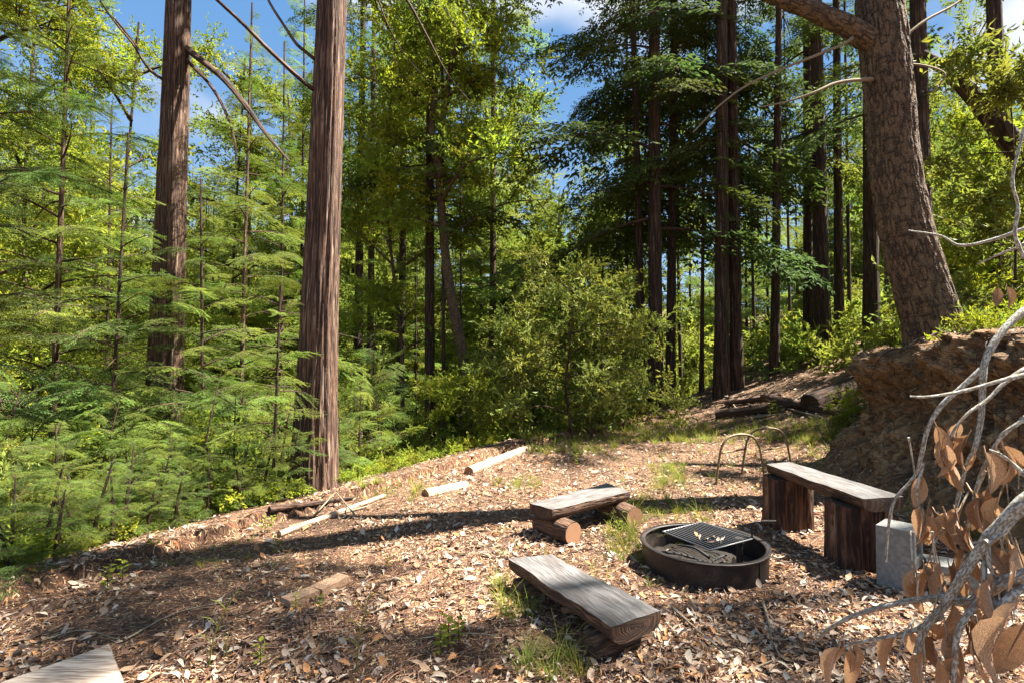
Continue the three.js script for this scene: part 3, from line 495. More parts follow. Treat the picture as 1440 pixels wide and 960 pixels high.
// stump sprouts: several boughs rising from one foot
function sprout(px, py, lab, size, n, seed, leaf = L.redwood, depth) {
  const r = rng(seed), p = depth ? basePoint(px, depth) : G(px, py), t = thing('redwood_sprout', lab, 'shrub', [p.x, p.y, p.z], 'redwood sprouts below the clearing edge'), list = [];
  const tip = size * (1.1 + 0.5 * r()), lx = (r() - 0.5) * 0.5, lz = (r() - 0.5) * 0.5;
  for (let i = 0; i < n; i++) { const f = (i + r()) / n, az = i * 2.4 + r() * 1.2, y = tip * (0.06 + 0.9 * f); list.push(mat4(V(lx * y, y, lz * y), [(r() - 0.5) * 1.1, az, lerp(-0.1, 0.85, f * f) + (r() - 0.5) * 0.6], size * (0.75 - 0.45 * f) * (0.6 + 0.6 * r()))); }
  list.forEach((m, i) => { const b = part('stem', BOUGHWOOD[i % 4], M.twig, t); m.decompose(b.position, b.quaternion, b.scale); });
  const st = new MB(); st.tube([V(0, -0.15, 0), V(lx * tip * 0.5, tip * 0.5, lz * tip * 0.5), V(lx * tip, tip, lz * tip)], [0.02, 0.013, 0.004], 6); part('stem', st.geo(), M.twig, t);
  const all = []; list.forEach((m) => { all.push(m); { const q = V(0.3 + 0.4 * r(), 0.03, 0).applyMatrix4(m); all.push(mat4(q, [(r() - 0.5) * 1.4, r() * 6.28, 0.9 * (r() - 0.4)], size * (0.22 + 0.2 * r()))); } });
  copies(t, 'foliage', BOUGH[0], leaf, all, r, 0.35); return t;
}
[[30, 5.2, 1.1], [110, 5.0, 1.0], [190, 5.1, 1.0], [265, 5.5, 1.0], [330, 5.6, 0.9], [385, 6.1, 0.9], [60, 6.4, 1.4], [170, 6.6, 1.4], [280, 6.8, 1.4], [360, 7.3, 1.4], [10, 4.2, 0.8], [90, 4.3, 0.7], [-50, 4.6, 1.2], [505, 7.2, 1.1], [540, 8.0, 1.2], [500, 8.8, 1.6], [430, 7.6, 1.3], [570, 9.0, 1.2], [-10, 3.25, 0.42], [30, 3.5, 0.48], [80, 3.72, 0.42], [125, 3.95, 0.48], [165, 4.1, 0.4], [205, 4.3, 0.42], [245, 4.5, 0.4], [295, 4.8, 0.42], [345, 5.05, 0.4], [20, 3.75, 0.5], [60, 3.95, 0.55], [120, 4.2, 0.5], [175, 4.4, 0.6], [215, 4.6, 0.5], [270, 4.85, 0.6], [330, 5.15, 0.6], [365, 5.4, 0.5], [400, 5.35, 0.5], [470, 6.1, 0.5], [140, 4.65, 0.65], [240, 4.9, 0.6], [300, 5.1, 0.55], [470, 7.0, 0.8]].forEach(([px, depth, s], i) => sprout(px, 0, `${s > 1.25 ? 'tall' : s > 0.75 ? 'knee-high' : 'low'} redwood sprout with fern-like sprays ${px < 20 ? 'at the outer end of the clearing edge' : px < 115 ? 'at the foot of the tiered young conifer' : px < 200 ? 'between the tiered young conifer and the half hidden redwood' : px < 290 ? 'before the half hidden redwood trunk' : px < 400 ? 'below the slender young conifer' : px < 490 ? 'around the foot of the furrowed redwood' : 'behind the furrowed redwood, above the two short logs'}`, s, 15, 420 + i, i % 3 ? L.redwood : L.deep, depth));

[[35, 4.6, 0.9], [130, 5.6, 1.2], [215, 5.9, 1.1], [310, 6.2, 1.1], [400, 6.9, 1.2], [75, 7.4, 1.5], [480, 7.9, 1.2], [255, 7.6, 1.5]].forEach(([px, depth, h], i) => broadleaf({ name: 'huckleberry_bush', seed: 460 + i, px, depth, dia: 0.03, path: [[0, 0, 0], [0.05, h * 0.5, 0.03], [0, h, 0]], limbs: 13, from: 0.15, reach: h * 0.5, subs: 3, clump: CLUMP.near, leaf: i % 2 ? L.bright : L.tanoak, size: 0.6, limbR: 0.008, mat: M.twig, label: ['yellow-green', 'dark green'][1 - i % 2] + ' huckleberry bush among the redwood sprouts ' + (px < 150 ? 'by the tiered young conifer' : px < 290 ? 'by the half hidden redwood' : 'by the slender young conifer'), group: 'huckleberry bushes on the slope', tint: 0.35 }));
// bright broadleaf trees on the left behind the young conifers
[[40, 12.5, 'sunlit yellow-green maple behind the tiered young conifer', 17, L.bright], [175, 13.5, 'bright maple crown against the sky gap by the half hidden redwood', 13.5, L.bright], [330, 17, 'yellow-green broadleaf crown between the two big redwoods', 15, L.bright], [-60, 9.5, 'overhanging maple at the far left of the slope', 14, L.bright]].forEach(([px, depth, label, h, leaf], i) => broadleaf({ name: 'maple_tree', seed: 340 + i, px, depth, dia: 0.2, path: [[0, 0, 0], [0.2, h * 0.3, 0], [0, h * 0.6, 0.2], [0.2, h * 1.15, 0]], limbs: 34, from: 0.3, reach: 2.7, subs: 6, leaf, clump: CLUMP.mid, size: 1.0, limbR: 0.045, mat: M.darkbark, label, extra: 60, tint: 0.35, cloud: (r) => { const a = r() * 6.28, q = Math.sqrt(r()) * 2.4; return [Math.cos(a) * q, h * 0.35 + r() * h * 0.75, Math.sin(a) * q]; } }));
// bright broadleaf saplings on the bank at the right
[[1405, 8.8, 3.8, 'sunlit broadleaf sapling with yellow-green leaves on the bank beside the fir'], [1428, 7.0, 3.4, 'leafy sapling on the bank covering the lower end of the leaning broken trunk'], [1440, 11.5, 4.2, 'taller leafy sapling behind the sunlit sapling up the slope'], [1370, 11.5, 3.2, 'broadleaf sapling further up the slope behind the fir'], [1345, 10.5, 1.6, 'low broadleaf bush at the foot of the fir']].forEach(([px, depth, h, label], i) => broadleaf({ name: 'broadleaf_sapling', seed: 360 + i, px, depth, dia: 0.05, path: [[0, 0, 0], [0.06, h * 0.5, 0], [0, h, 0]], limbs: 18, from: 0.25, reach: 1.05, subs: 5, clump: CLUMP.near, leaf: i % 2 ? L.tanoak : L.bright, size: 0.9, limbR: 0.012, mat: M.twig, label, tint: 0.35 }));

// ------------------------------------------------------------------ the wooded far side of the gully
{
  const r = rng(900); let k = 0, tries = 0; const spots = [];
  while (k < 215 && tries++ < 6000) {
    const depth = 17 + 95 * Math.pow(r(), 1.5), px = -150 + r() * 1740, x = (px - 720) / FPX * depth, z = -depth;
    if (edgeDist(x, z) < 4 && depth < 24) continue;
    if (depth < 27 && ((px > 470 && px < 745) || (px > 935 && px < 1250))) continue;
    if (spots.some((s) => Math.hypot(s[0] - x, s[1] - z) < 1.6 + depth * 0.05)) continue;
    spots.push([x, z]); k++; const open = (px > 120 && px < 345) || (px > 735 && px < 810), cap = Math.max(5, depth * (open ? 0.30 : px < 740 ? 0.5 + 0.35 * r() : 0.26 + 0.3 * r()) + 1.4 - height(x, z));
    const at = V(x, height(x, z), z), near = depth < 40;
    if (r() < 0.55) conifer({ name: 'hillside_conifer', seed: 1000 + k, at, depth, dia: 0.3 + 0.2 * r(), H: Math.min(cap, 16 + 12 * r()), from: 1.0 + 1.5 * r(), reach: 2.6 + r(), boughs: near ? 80 : 60, leaf: r() < 0.5 ? L.hill : L.redwood, label: near ? 'green conifer on the wooded slope down in the gully' : 'distant conifer on the wooded far side of the gully', group: near ? 'conifers down in the gully' : 'conifers on the far side of the gully', fill: 1, seg: 7, rows: 8, variants: 2 });
    else { const h = Math.min(cap * 0.9, 9 + 9 * r()); broadleaf({ name: 'hillside_broadleaf', seed: 1000 + k, at, dia: 0.25, path: [[0, 0, 0], [0.2, h * 0.5, 0], [0, h, 0.2]], limbs: 12, from: 0.15, reach: 3.0, subs: 4, clump: CLUMP.far, leaf: L.hill, size: 0.9, limbR: 0.05, mat: M.darkbark, limbParts: false, extra: 40, cloud: (q) => { const a = q() * 6.28, w = Math.sqrt(q()) * 2.8; return [Math.cos(a) * w, h * (0.1 + 0.95 * q()), Math.sin(a) * w]; }, label: near ? 'rounded green broadleaf tree on the slope down in the gully' : 'distant broadleaf tree on the wooded far side of the gully', group: near ? 'broadleaf trees down in the gully' : 'broadleaf trees on the far side of the gully' }); }
  }
}
{
  const r = rng(930); let k = 0, tries = 0; const spots = [];
  while (k < 64 && tries++ < 3000) {
    const depth = 27 + 34 * r(), px = 20 + r() * 740, x = (px - 720) / FPX * depth, z = -depth; if (spots.some((q) => Math.hypot(q[0] - x, q[1] - z) < 2.6)) continue;
    spots.push([x, z]); k++; const open = (px > 135 && px < 335) || px > 738, y = height(x, z), top = depth * (open ? 0.32 + 0.05 * r() : 0.5 + 0.25 * r()) + 1.4 - y;
    if (r() < 0.5) conifer({ name: 'hillside_conifer', seed: 1400 + k, at: V(x, y, z), depth, dia: 0.45, H: Math.min(top, 34), from: 3, reach: 3.6, boughs: 110, leaf: r() < 0.5 ? L.hill : L.redwood, label: 'tall conifer of the second rank closing the view over the gully', group: 'second rank of conifers over the gully', fill: 1, seg: 7, rows: 8, variants: 2 });
    else { const h = Math.min(top * 0.92, 26); broadleaf({ name: 'hillside_broadleaf', seed: 1400 + k, at: V(x, y, z), dia: 0.4, path: [[0, 0, 0], [0.3, h * 0.5, 0], [0, h, 0.3]], limbs: 18, from: 0.2, reach: 3.6, subs: 4, clump: CLUMP.far, leaf: L.hill, size: 1.0, limbR: 0.06, mat: M.darkbark, limbParts: false, extra: 60, cloud: (q) => { const a = q() * 6.28, w = Math.sqrt(q()) * 3.2; return [Math.cos(a) * w, h * (0.15 + 0.88 * q()), Math.sin(a) * w]; }, label: 'tall broadleaf tree of the second rank closing the view over the gully', group: 'second rank of broadleaf trees over the gully' }); }
  }
}
{
  const r = rng(950), list = []; let n = 0;
  while (list.length < 6500 && n++ < 90000) { const depth = 7 + 110 * Math.pow(r(), 1.25), px = -120 + r() * 1680, x = (px - 720) / FPX * depth, z = -depth, d = edgeDist(x, z); if (d < 1.6 && !(z < -11.5 && x > 5.5 + 0.4 * (z + 15) && r() < 0.9)) continue; const s = 0.4 + 0.026 * depth + 0.3 * r(); list.push(mat4(V(x, height(x, z) + 0.2 * s, z), [r() * 6, r() * 6, 0], V(s, s * 0.8, s))); }
  const g = new THREE.Group(); g.name = 'undergrowth'; tag(g, 'green undergrowth covering the slopes of the gully', 'undergrowth', undefined, 'stuff'); scene.add(g); copies(g, 'leaves', CLUMP.far, L.hill, list, r, 0.4);
  const low = []; n = 0; while (low.length < 620 && n++ < 30000) { const depth = 3 + 7 * r(), px = -60 + r() * 760, x = (px - 720) / FPX * depth, z = -depth, d = edgeDist(x, z); if (d < 0.35 || d > 2.6) continue; const s = 0.22 + 0.3 * r(); low.push(mat4(V(x, height(x, z) + 0.25 * s, z), [r() * 6, r() * 6, 0], s)); }
  copies(g, 'leaves', CLUMP.near, L.bright, low, r, 0.45);
}
console.log('forest ready');

// ------------------------------------------------------------------ trees on the hill to the right that dapple the clearing
{
  const patches = [[170, 770, 450, 880, 4], [350, 860, 720, 955, 2.2], [760, 890, 1010, 955, 1.6], [900, 765, 1080, 835, 2], [1010, 790, 1310, 950, 4.5], [1230, 740, 1330, 860, 1], [-150, 800, 90, 830, 1], [960, 640, 1010, 660, 0.6], [760, 640, 860, 660, 0.8], [1120, 600, 1200, 640, 0.8], [390, 735, 480, 760, 0.7]], sum = patches.reduce((a, p) => a + p[4], 0);
  for (const [bx, bz, seed, n, lo, hi, label] of [[11.2, -4.9, 731, 20, 9.6, 12.6, 'tall uphill broadleaf tree nearer the bank, shading the clearing'], [15.6, -5.6, 732, 10, 14, 17.5, 'tall uphill broadleaf tree farther from the bank, shading the clearing']]) {
    const at = V(bx, height(bx, bz), bz);
    broadleaf({ name: 'uphill_tree', seed, at, dia: 0.24, path: [[0, 0, 0], [0.2, 5, 0.1], [0, 10, 0], [0.1, hi + 6, 0]], limbs: 3, from: 0.85, reach: 1.2, subs: 1, clump: CLUMP.far, leaf: L.tanoak, size: 0.5, limbR: 0.06, mat: M.darkbark, label, extra: n, cloud: (r) => { let q = r() * sum, k = 0; while (k < patches.length - 1 && q > patches[k][4]) q -= patches[k++][4]; const p = patches[k], g = G(lerp(p[0], p[2], r()), lerp(p[1], p[3], r())), x = lerp(lo, hi, r()), c = g.addScaledVector(SUN, (x - g.x) / SUN.x); return [c.x - at.x, c.y - at.y, c.z - at.z]; } });
  }
}

// ------------------------------------------------------------------ fire ring with its grate
{
  const c = V(1.30, 0, -3.74); c.y = height(c.x, c.z);
  const t = thing('fire_ring', 'round black steel fire ring with a flip-over cooking grate', 'fire pit', [c.x, c.y, c.z]), R = 0.405, h = 0.165;
  const prof = [[R - 0.012, -0.08], [R - 0.012, h - 0.012], [R - 0.02, h - 0.008], [R - 0.022, h], [R - 0.014, h + 0.006], [R + 0.012, h + 0.006], [R + 0.016, h], [R + 0.012, h - 0.008], [R, h - 0.012], [R, -0.08]].map(([a, b]) => new THREE.Vector2(a, b));
  part('ring', new THREE.LatheGeometry(prof, 96), M.steel, t);
  part('weld_seam', new THREE.BoxGeometry(0.02, h - 0.02, 0.006).translate(0, h / 2, R + 0.002).rotateY(0.62), M.steel, t);
  // grate: frame and rods in a plane a little above the rim
  const cor = [[932, 747], [999, 773], [1060, 757], [987, 734]].map(([x, y]) => { const p = Ph(x, y, c.y + 0.185); return p.sub(t.position); });
  const [a, b, e, d] = cor, g = part('grate', new MB().tube([a, b, e, d, a.clone().lerp(b, 0.01)], [0.0065, 0.0065, 0.0065, 0.0065, 0.0065], 8).geo(), M.grate, t);
  for (let i = 1; i < 14; i++) { const f = i / 14; part('rod', new MB().tube([a.clone().lerp(d, f).add(V(0, 0.003, 0)), b.clone().lerp(e, f).add(V(0, 0.003, 0))], [0.0034, 0.0034], 6).geo(), M.grate, g); }
  const hp = Ph(1058, 756, c.y + 0.185).sub(t.position), hh = part('handle', new MB().tube(curve([hp, hp.clone().add(V(0, 0.09, 0)), hp.clone().add(V(0.02, 0.108, 0)), hp.clone().add(V(0.07, 0.11, 0.0))], 14), Array(15).fill(0.0065), 8).geo(), M.steel, t);
  const coil = new THREE.CatmullRomCurve3(Array.from({ length: 90 }, (_, i) => V(hp.x + 0.065 + i * 0.0011, hp.y + 0.11 + 0.010 * Math.sin(i * 0.9), hp.z + 0.010 * Math.cos(i * 0.9)))); part('coil_grip', new THREE.TubeGeometry(coil, 260, 0.0032, 5), M.steel, hh);
  const pp = Ph(1040, 760, c.y + 0.17).sub(t.position); part('post', new THREE.CylinderGeometry(0.022, 0.022, 0.21, 20).translate(pp.x, 0.085, pp.z), M.steel, t); part('pivot_collar', new THREE.CylinderGeometry(0.03, 0.03, 0.035, 20).translate(pp.x, 0.172, pp.z), M.steel, t);
  // ash bed
  const bed = new MB(); const rr = rng(61), cen = bed.v(0, 0.03, 0, 0, 0), rows = []; for (let k = 1; k <= 7; k++) { const row = []; for (let j = 0; j < 40; j++) { const an = j / 40 * 6.283, q = k / 7 * (R - 0.016); row.push(bed.v(Math.cos(an) * q, 0.022 + 0.02 * N3(Math.cos(an) * q * 9 + 3, Math.sin(an) * q * 9, 2) + 0.005 * rr(), Math.sin(an) * q, Math.cos(an) * q, Math.sin(an) * q)); } rows.push(row); }
  for (let j = 0; j < 40; j++) { const n = (j + 1) % 40; bed.t(cen, rows[0][n], rows[0][j]); for (let k = 0; k < 6; k++) bed.q(rows[k][j], rows[k][n], rows[k + 1][n], rows[k + 1][j]); }
  part('ash_bed', bed.geo(), M.ash, t);
  for (let i = 0; i < 4; i++) { const an = 0.4 + i * 1.5, s = single('charred_stick', new MB().tube(curve([V(-0.14, 0, 0), V(0, 0.02, 0.01), V(0.15, 0.0, -0.01)], 8), taper(9, 0.012, 0.006), 7).geo(), M.char, 'charred stick lying in the ash of the fire ring', 'stick', 'charred sticks in the fire ring', [c.x + 0.13 * Math.cos(an) - 0.05, c.y + 0.062, c.z + 0.13 * Math.sin(an)]); s.rotation.y = an * 1.7; }
}

// ------------------------------------------------------------------ log benches
function slab(corners, yTop, thick, { wavy = 0.02, seed = 1, dip = 0, nu = 34, nv = 10 } = {}) {   // split log: flat top, rounded rough underside; corners a,b (one end) d,c (other end)
  const [a, b, c, d] = corners, m = new MB(), len = a.distanceTo(d), rows = [];
  for (let i = 0; i <= nu; i++) {
    const f = i / nu, row = [], p0 = a.clone().lerp(d, f), p1 = b.clone().lerp(c, f), w = p0.distanceTo(p1), e0 = wavy * fbm(f * 3 + seed, 1, 2, 3), e1 = wavy * fbm(f * 3 + seed, 7, 2, 3);
    const S = p1.clone().sub(p0).normalize(); p0.addScaledVector(S, -e0); p1.addScaledVector(S, e1);
    for (let j = 0; j <= nv; j++) { const g = j / nv, q = p0.clone().lerp(p1, g); row.push(m.v(q.x, yTop - dip * Math.sin(f * 3.14) + 0.004 * N3(f * 6, g * 3, seed) + 0.003 * N3(f * 2, g * 30, seed), q.z, f * len, g * w)); }
    rows.push(row);
  }
  for (let i = 0; i < nu; i++) for (let j = 0; j < nv; j++) m.q(rows[i][j], rows[i][j + 1], rows[i + 1][j + 1], rows[i + 1][j]);
  const top = m.geo(); const tn = top.attributes.normal; if (tn.getY(40) < 0) { const ix = top.index.array; for (let i = 0; i < ix.length; i += 3) { const s = ix[i]; ix[i] = ix[i + 1]; ix[i + 1] = s; } top.computeVertexNormals(); }
  const u = new MB(), nb = 14, ur = [];
  for (let i = 0; i <= nu; i++) {
    const row = [], A = rows[i][0], B = rows[i][nv], pa = V(m.p[A * 3], m.p[A * 3 + 1] - 0.002, m.p[A * 3 + 2]), pb = V(m.p[B * 3], m.p[B * 3 + 1] - 0.002, m.p[B * 3 + 2]), C = pa.clone().lerp(pb, 0.5), h = pb.clone().sub(C);
    for (let j = 0; j <= nb; j++) { const an = Math.PI * j / nb, cs = -Math.cos(an), sn = Math.sin(an), k = 1 + 0.05 * fbm(i * 0.3, j * 0.8, seed, 3) * sn, q = C.clone().addScaledVector(h, Math.sign(cs) * Math.pow(Math.abs(cs), 0.55) * (sn > 0.01 ? k : 1)); q.y -= thick * Math.pow(sn, 0.6) * (0.92 + 0.12 * N3(i * 0.4, j * 0.6, seed)); row.push(u.v(q.x, q.y, q.z, i / nu * len, j / nb * 0.4)); }
    ur.push(row);
  }
  for (let i = 0; i < nu; i++) for (let j = 0; j < nb; j++) u.q(ur[i][j], ur[i + 1][j], ur[i + 1][j + 1], ur[i][j + 1]);
  for (const i of [0, nu]) { const cc = ur[i].map((o) => u.v(u.p[o * 3], u.p[o * 3 + 1], u.p[o * 3 + 2], u.p[o * 3 + 1] * 0.3, u.p[o * 3])), mid = u.v((u.p[ur[i][0] * 3] + u.p[ur[i][nb] * 3]) / 2, u.p[ur[i][0] * 3 + 1] - thick * 0.4, (u.p[ur[i][0] * 3 + 2] + u.p[ur[i][nb] * 3 + 2]) / 2); cc.push(cc[0]); for (let j = 0; j <= nb; j++) i ? u.t(mid, cc[j], cc[j + 1]) : u.t(mid, cc[j + 1], cc[j]); }
  return [top, u.geo()];
}
function logGeo(p, q, r0, r1, seg = 22, seed = 1, rough = 0.08) { const c = curve([p, p.clone().lerp(q, 0.5), q], 12); return new MB().tube(c, taper(c.length, r0, r1), seg, true, (a, v) => 1 + rough * N3(Math.cos(a) * 2 + seed, Math.sin(a) * 2, v * 4) + rough * 0.6 * N3(Math.cos(a) * 8, Math.sin(a) * 8 + seed, v * 3)).geo(); }
function bench(label, corners, yTop, thick, opt, legs) {
  const pts = corners.map(([x, y]) => Ph(x, y, yTop)), mid = pts.reduce((s, p) => s.add(p), V(0, 0, 0)).multiplyScalar(0.25), o = V(mid.x, height(mid.x, mid.z), mid.z), t = thing('log_bench', label, 'bench', [o.x, o.y, o.z]);
  const loc = pts.map((p) => V(p.x - o.x, 0, p.z - o.z)), [top, under] = slab(loc, yTop - o.y, thick, opt), s = part('seat', under, M.brownWood, t); part('seat_top', top, M.greyWood, s); legs(t, loc, yTop - o.y, o); return t;
}
// corners: left-end front, left-end back, right-end back, right-end front
bench('low split-log bench with dark grey top, lying nearest the stubby wooden blocks', [[715, 785], [776, 779], [930, 858], [860, 881]], 0.185, 0.10, { seed: 3, wavy: 0.06 }, (t, l, y, o) => {
  const f = (u, v) => l[0].clone().lerp(l[3], u).lerp(l[1].clone().lerp(l[2], u), v), gy = (p) => height(p.x + o.x, p.z + o.z) - o.y;
  const a = f(0.86, -0.12), b = f(0.86, 1.02); a.y = gy(a) + 0.02; b.y = gy(b) + 0.02; part('leg', logGeo(a, b, 0.075, 0.07, 22, 4), M.brownLog, t);
  const c = f(0.12, -0.05), d = f(0.12, 1.0); c.y = gy(c) + 0.02; d.y = gy(d) + 0.02; part('leg', logGeo(c, d, 0.075, 0.07, 22, 6), M.brownLog, t);
});
bench('low split-log bench resting on two short round logs behind the fire ring', [[777, 716], [745, 707], [854, 679], [887, 691]], 0.25, 0.10, { seed: 9, wavy: 0.04 }, (t, l, y, o) => {
  const f = (u, v) => l[0].clone().lerp(l[3], u).lerp(l[1].clone().lerp(l[2], u), v), gy = (p) => height(p.x + o.x, p.z + o.z) - o.y;
  for (const [u, s] of [[0.12, 1], [0.9, 2]]) { const a = f(u, -0.42), b = f(u, 1.0); a.y = gy(a) + 0.078; b.y = gy(b) + 0.085; const lg = part('leg', logGeo(a, b, 0.088, 0.092, 24, s * 3), M.brownLog, t); part('cut_end', new THREE.CircleGeometry(0.084, 24).rotateY(Math.atan2(a.x - b.x, a.z - b.z)).translate(a.x + (a.x - b.x) * 0.008, a.y, a.z + (a.z - b.z) * 0.008), M.cutEnd, lg); }
});
bench('tall plank bench standing on two upright stump legs beside the fire ring', [[1078, 652], [1111, 649], [1272, 698], [1214, 701]], 0.50, 0.095, { seed: 15, wavy: 0.03 }, (t, l, y, o) => {
  const f = (u, v) => l[0].clone().lerp(l[3], u).lerp(l[1].clone().lerp(l[2], u), v), gy = (p) => height(p.x + o.x, p.z + o.z) - o.y;
  for (const [u, s, w] of [[0.13, 1, 0.165], [0.82, 2, 0.17]]) {
    const c = f(u, 0.42), g0 = gy(c) - 0.05, top = y - 0.085, m = new MB(), path = Array.from({ length: 16 }, (_, i) => V(c.x, lerp(g0, top, i / 15), c.z));
    m.tube(path, path.map((_, i) => w * (1.05 - 0.05 * i / 15)), 44, true, (a, v) => { const k = Math.pow(Math.pow(Math.abs(Math.cos(a)), 5) + Math.pow(Math.abs(Math.sin(a) * 1.15), 5), -1 / 5); return k * (1 + 0.05 * N3(Math.cos(a) * 2 + s * 5, Math.sin(a) * 2, v * 3) + 0.04 * N3(Math.cos(a) * 9, Math.sin(a) * 9 + s, v * 1.5)); });
    part('leg', m.geo(), M.stump, t);
  }
});

// ------------------------------------------------------------------ bent metal leg frame
{
  const f1 = G(1007, 681), f2 = G(1076, 676), f3 = G(1043, 667), f4 = G(1114, 662), o = f1.clone(), t = thing('metal_leg_frame', 'bent metal tube leg frame of two hoops standing without a seat', 'metal frame', [o.x, o.y, o.z]);
  const hoop = (a, b, hgt) => { a = a.clone().sub(o); b = b.clone().sub(o); const S = b.clone().sub(a), pt = (u, y) => a.clone().addScaledVector(S, u).add(V(0, y, 0)); const c = curve([pt(0, -0.03), pt(0.06, hgt * 0.45), pt(0.13, hgt * 0.78), pt(0.24, hgt * 0.94), pt(0.4, hgt), pt(0.6, hgt), pt(0.76, hgt * 0.94), pt(0.87, hgt * 0.78), pt(0.94, hgt * 0.45), pt(1, -0.03)], 60); part('hoop', new MB().tube(c, Array(c.length).fill(0.0125), 12).geo(), M.tube, t); return pt; };
  const A = hoop(f1, f2, 0.53), B = hoop(f3, f4, 0.53);
  for (const u of [0.1, 0.9]) part('cross_bar', new MB().tube([A(u, 0.34), B(u, 0.30)], [0.009, 0.009], 10).geo(), M.tube, t);
}

// ------------------------------------------------------------------ concrete blocks
function cinder(w, h, d) { const s = new THREE.Shape(); s.moveTo(-w / 2, -h / 2); s.lineTo(w / 2, -h / 2); s.lineTo(w / 2, h / 2); s.lineTo(-w / 2, h / 2); s.closePath(); for (const k of [-1, 1]) { const q = new THREE.Path(), cx = k * w / 4, a = w / 4 - 0.03, b = h / 2 - 0.035; q.moveTo(cx - a, -b); q.lineTo(cx - a, b); q.lineTo(cx + a, b); q.lineTo(cx + a, -b); q.closePath(); s.holes.push(q); } return new THREE.ExtrudeGeometry(s, { depth: d - 0.01, bevelEnabled: true, bevelSize: 0.004, bevelThickness: 0.005, bevelSegments: 2 }).translate(0, 0, -d / 2 + 0.005); }
{
  const p = G(1276, 838); const a = thing('concrete_block', 'grey concrete block standing on end beside the tall bench', 'concrete block', [p.x + 0.03, p.y, p.z - 0.1]); const g = cinder(0.39, 0.19, 0.2); const body = part('block_body', g, M.concrete, a, [0, 0.185, 0]); body.rotation.set(0, Math.PI / 2 - 0.85, Math.PI / 2, 'YXZ');
  const q = G(1378, 850); const b = thing('concrete_block', 'grey concrete block lying flat behind the dead leafy branch', 'concrete block', [q.x, q.y, q.z - 0.08]); const b2 = part('block_body', g, M.concrete, b, [0, 0.09, 0]); b2.rotation.set(Math.PI / 2 * 0, -0.5, 0);
}

// ------------------------------------------------------------------ logs, sticks, boards on the clearing
function lyingLog(name, a, b, r0, r1, mat, label, group, rise = 0.6, end) {
  const p = G(...a), q = G(...b), t = thing(name, label, name.includes('stick') ? 'stick' : 'log', [p.x, p.y, p.z], group), A = V(0, r0 * rise, 0), B = q.sub(p).add(V(0, r1 * rise, 0)); part('wood', logGeo(A, B, r0, r1, 18, a[0] * 0.01, 0.1), mat, t);
  if (end) { const d = A.clone().sub(B).normalize(), m = new THREE.Mesh(new THREE.CircleGeometry(r0 * 0.96, 20), M.cutEnd); m.name = 'cut_end'; m.position.copy(A).addScaledVector(d, 0.004); m.quaternion.setFromUnitVectors(V(0, 0, 1), d); t.add(m); }
  return t;
}
lyingLog('short_log', [659, 667], [742, 633], 0.062, 0.055, M.paleLog, 'longer pale sunlit log at the edge of the clearing', undefined, 0.45, true);
lyingLog('short_log', [598, 697], [655, 684], 0.062, 0.058, M.paleLog, 'shorter flat pale log at the edge of the clearing', undefined, 0.1, true);
lyingLog('fallen_stick', [392, 757], [540, 700], 0.026, 0.02, M.paleLog, 'longest pale fallen stick before the furrowed redwood', undefined, 0.9);
lyingLog('fallen_stick', [378, 735], [500, 702], 0.026, 0.016, M.darkbark, 'dark barky fallen stick against the foot of the furrowed redwood', undefined, 0.9);
lyingLog('fallen_stick', [405, 744], [520, 712], 0.014, 0.008, M.paleTwig, 'thin fallen stick beside the longest pale stick', undefined, 1);
lyingLog('fallen_stick', [442, 730], [470, 705], 0.008, 0.005, M.paleTwig, 'short twig crossing the fallen sticks', 'short twigs on the fallen sticks', 4);
lyingLog('fallen_stick', [498, 728], [472, 708], 0.008, 0.005, M.paleTwig, 'short twig crossing the fallen sticks', 'short twigs on the fallen sticks', 4);
// two sawn blocks end to end
for (const [a, b, lab] of [[[398, 858], [440, 842], 'nearer of two sawn wooden blocks lying end to end'], [[441, 841], [481, 822], 'farther of two sawn wooden blocks lying end to end']]) {
  const p = G(...a), q = G(...b), len = p.distanceTo(q), g = new THREE.BoxGeometry(len * 0.98, 0.07, 0.1, 6, 2, 2), pos = g.attributes.position; for (let i = 0; i < pos.count; i++) pos.setXYZ(i, pos.getX(i), pos.getY(i) + 0.006 * N3(pos.getX(i) * 20, 3, pos.getZ(i) * 20), pos.getZ(i) + 0.008 * N3(pos.getX(i) * 15, pos.getY(i) * 15, 4)); g.computeVertexNormals();
  const m = single('wood_block', g, std({ map: paleWood, bumpMap: woodBump, bumpScale: 0.006, roughness: 0.9, color: new THREE.Color().setRGB(0.8, 0.66, 0.55) }), lab, 'wood block', 'sawn wooden blocks', [(p.x + q.x) / 2, (p.y + q.y) / 2 + 0.008, (p.z + q.z) / 2 - 0.03]); m.rotation.y = -Math.atan2(q.z - p.z, q.x - p.x);
}
{ // white board at the near corner
  const a = G(152, 926), e = G(50, 962).sub(a).multiplyScalar(2.4), f = G(166, 962).sub(a).multiplyScalar(1.9), tops = [a, a.clone().add(f), a.clone().add(f).add(e), a.clone().add(e)];
  const s = new THREE.Shape(); const o = tops[0]; tops.forEach((p, i) => (i ? s.lineTo(p.x - o.x, -(p.z - o.z)) : s.moveTo(0, 0))); s.closePath();
  const slabGeo = new THREE.ExtrudeGeometry(s, { depth: 0.04, bevelEnabled: true, bevelSize: 0.004, bevelThickness: 0.004, bevelSegments: 2 }).rotateX(-Math.PI / 2); single('board', slabGeo, M.whiteBoard, 'white wooden board lying flat on the leaf litter', 'board', undefined, [o.x, height(o.x, o.z) + 0.012, o.z]);
}
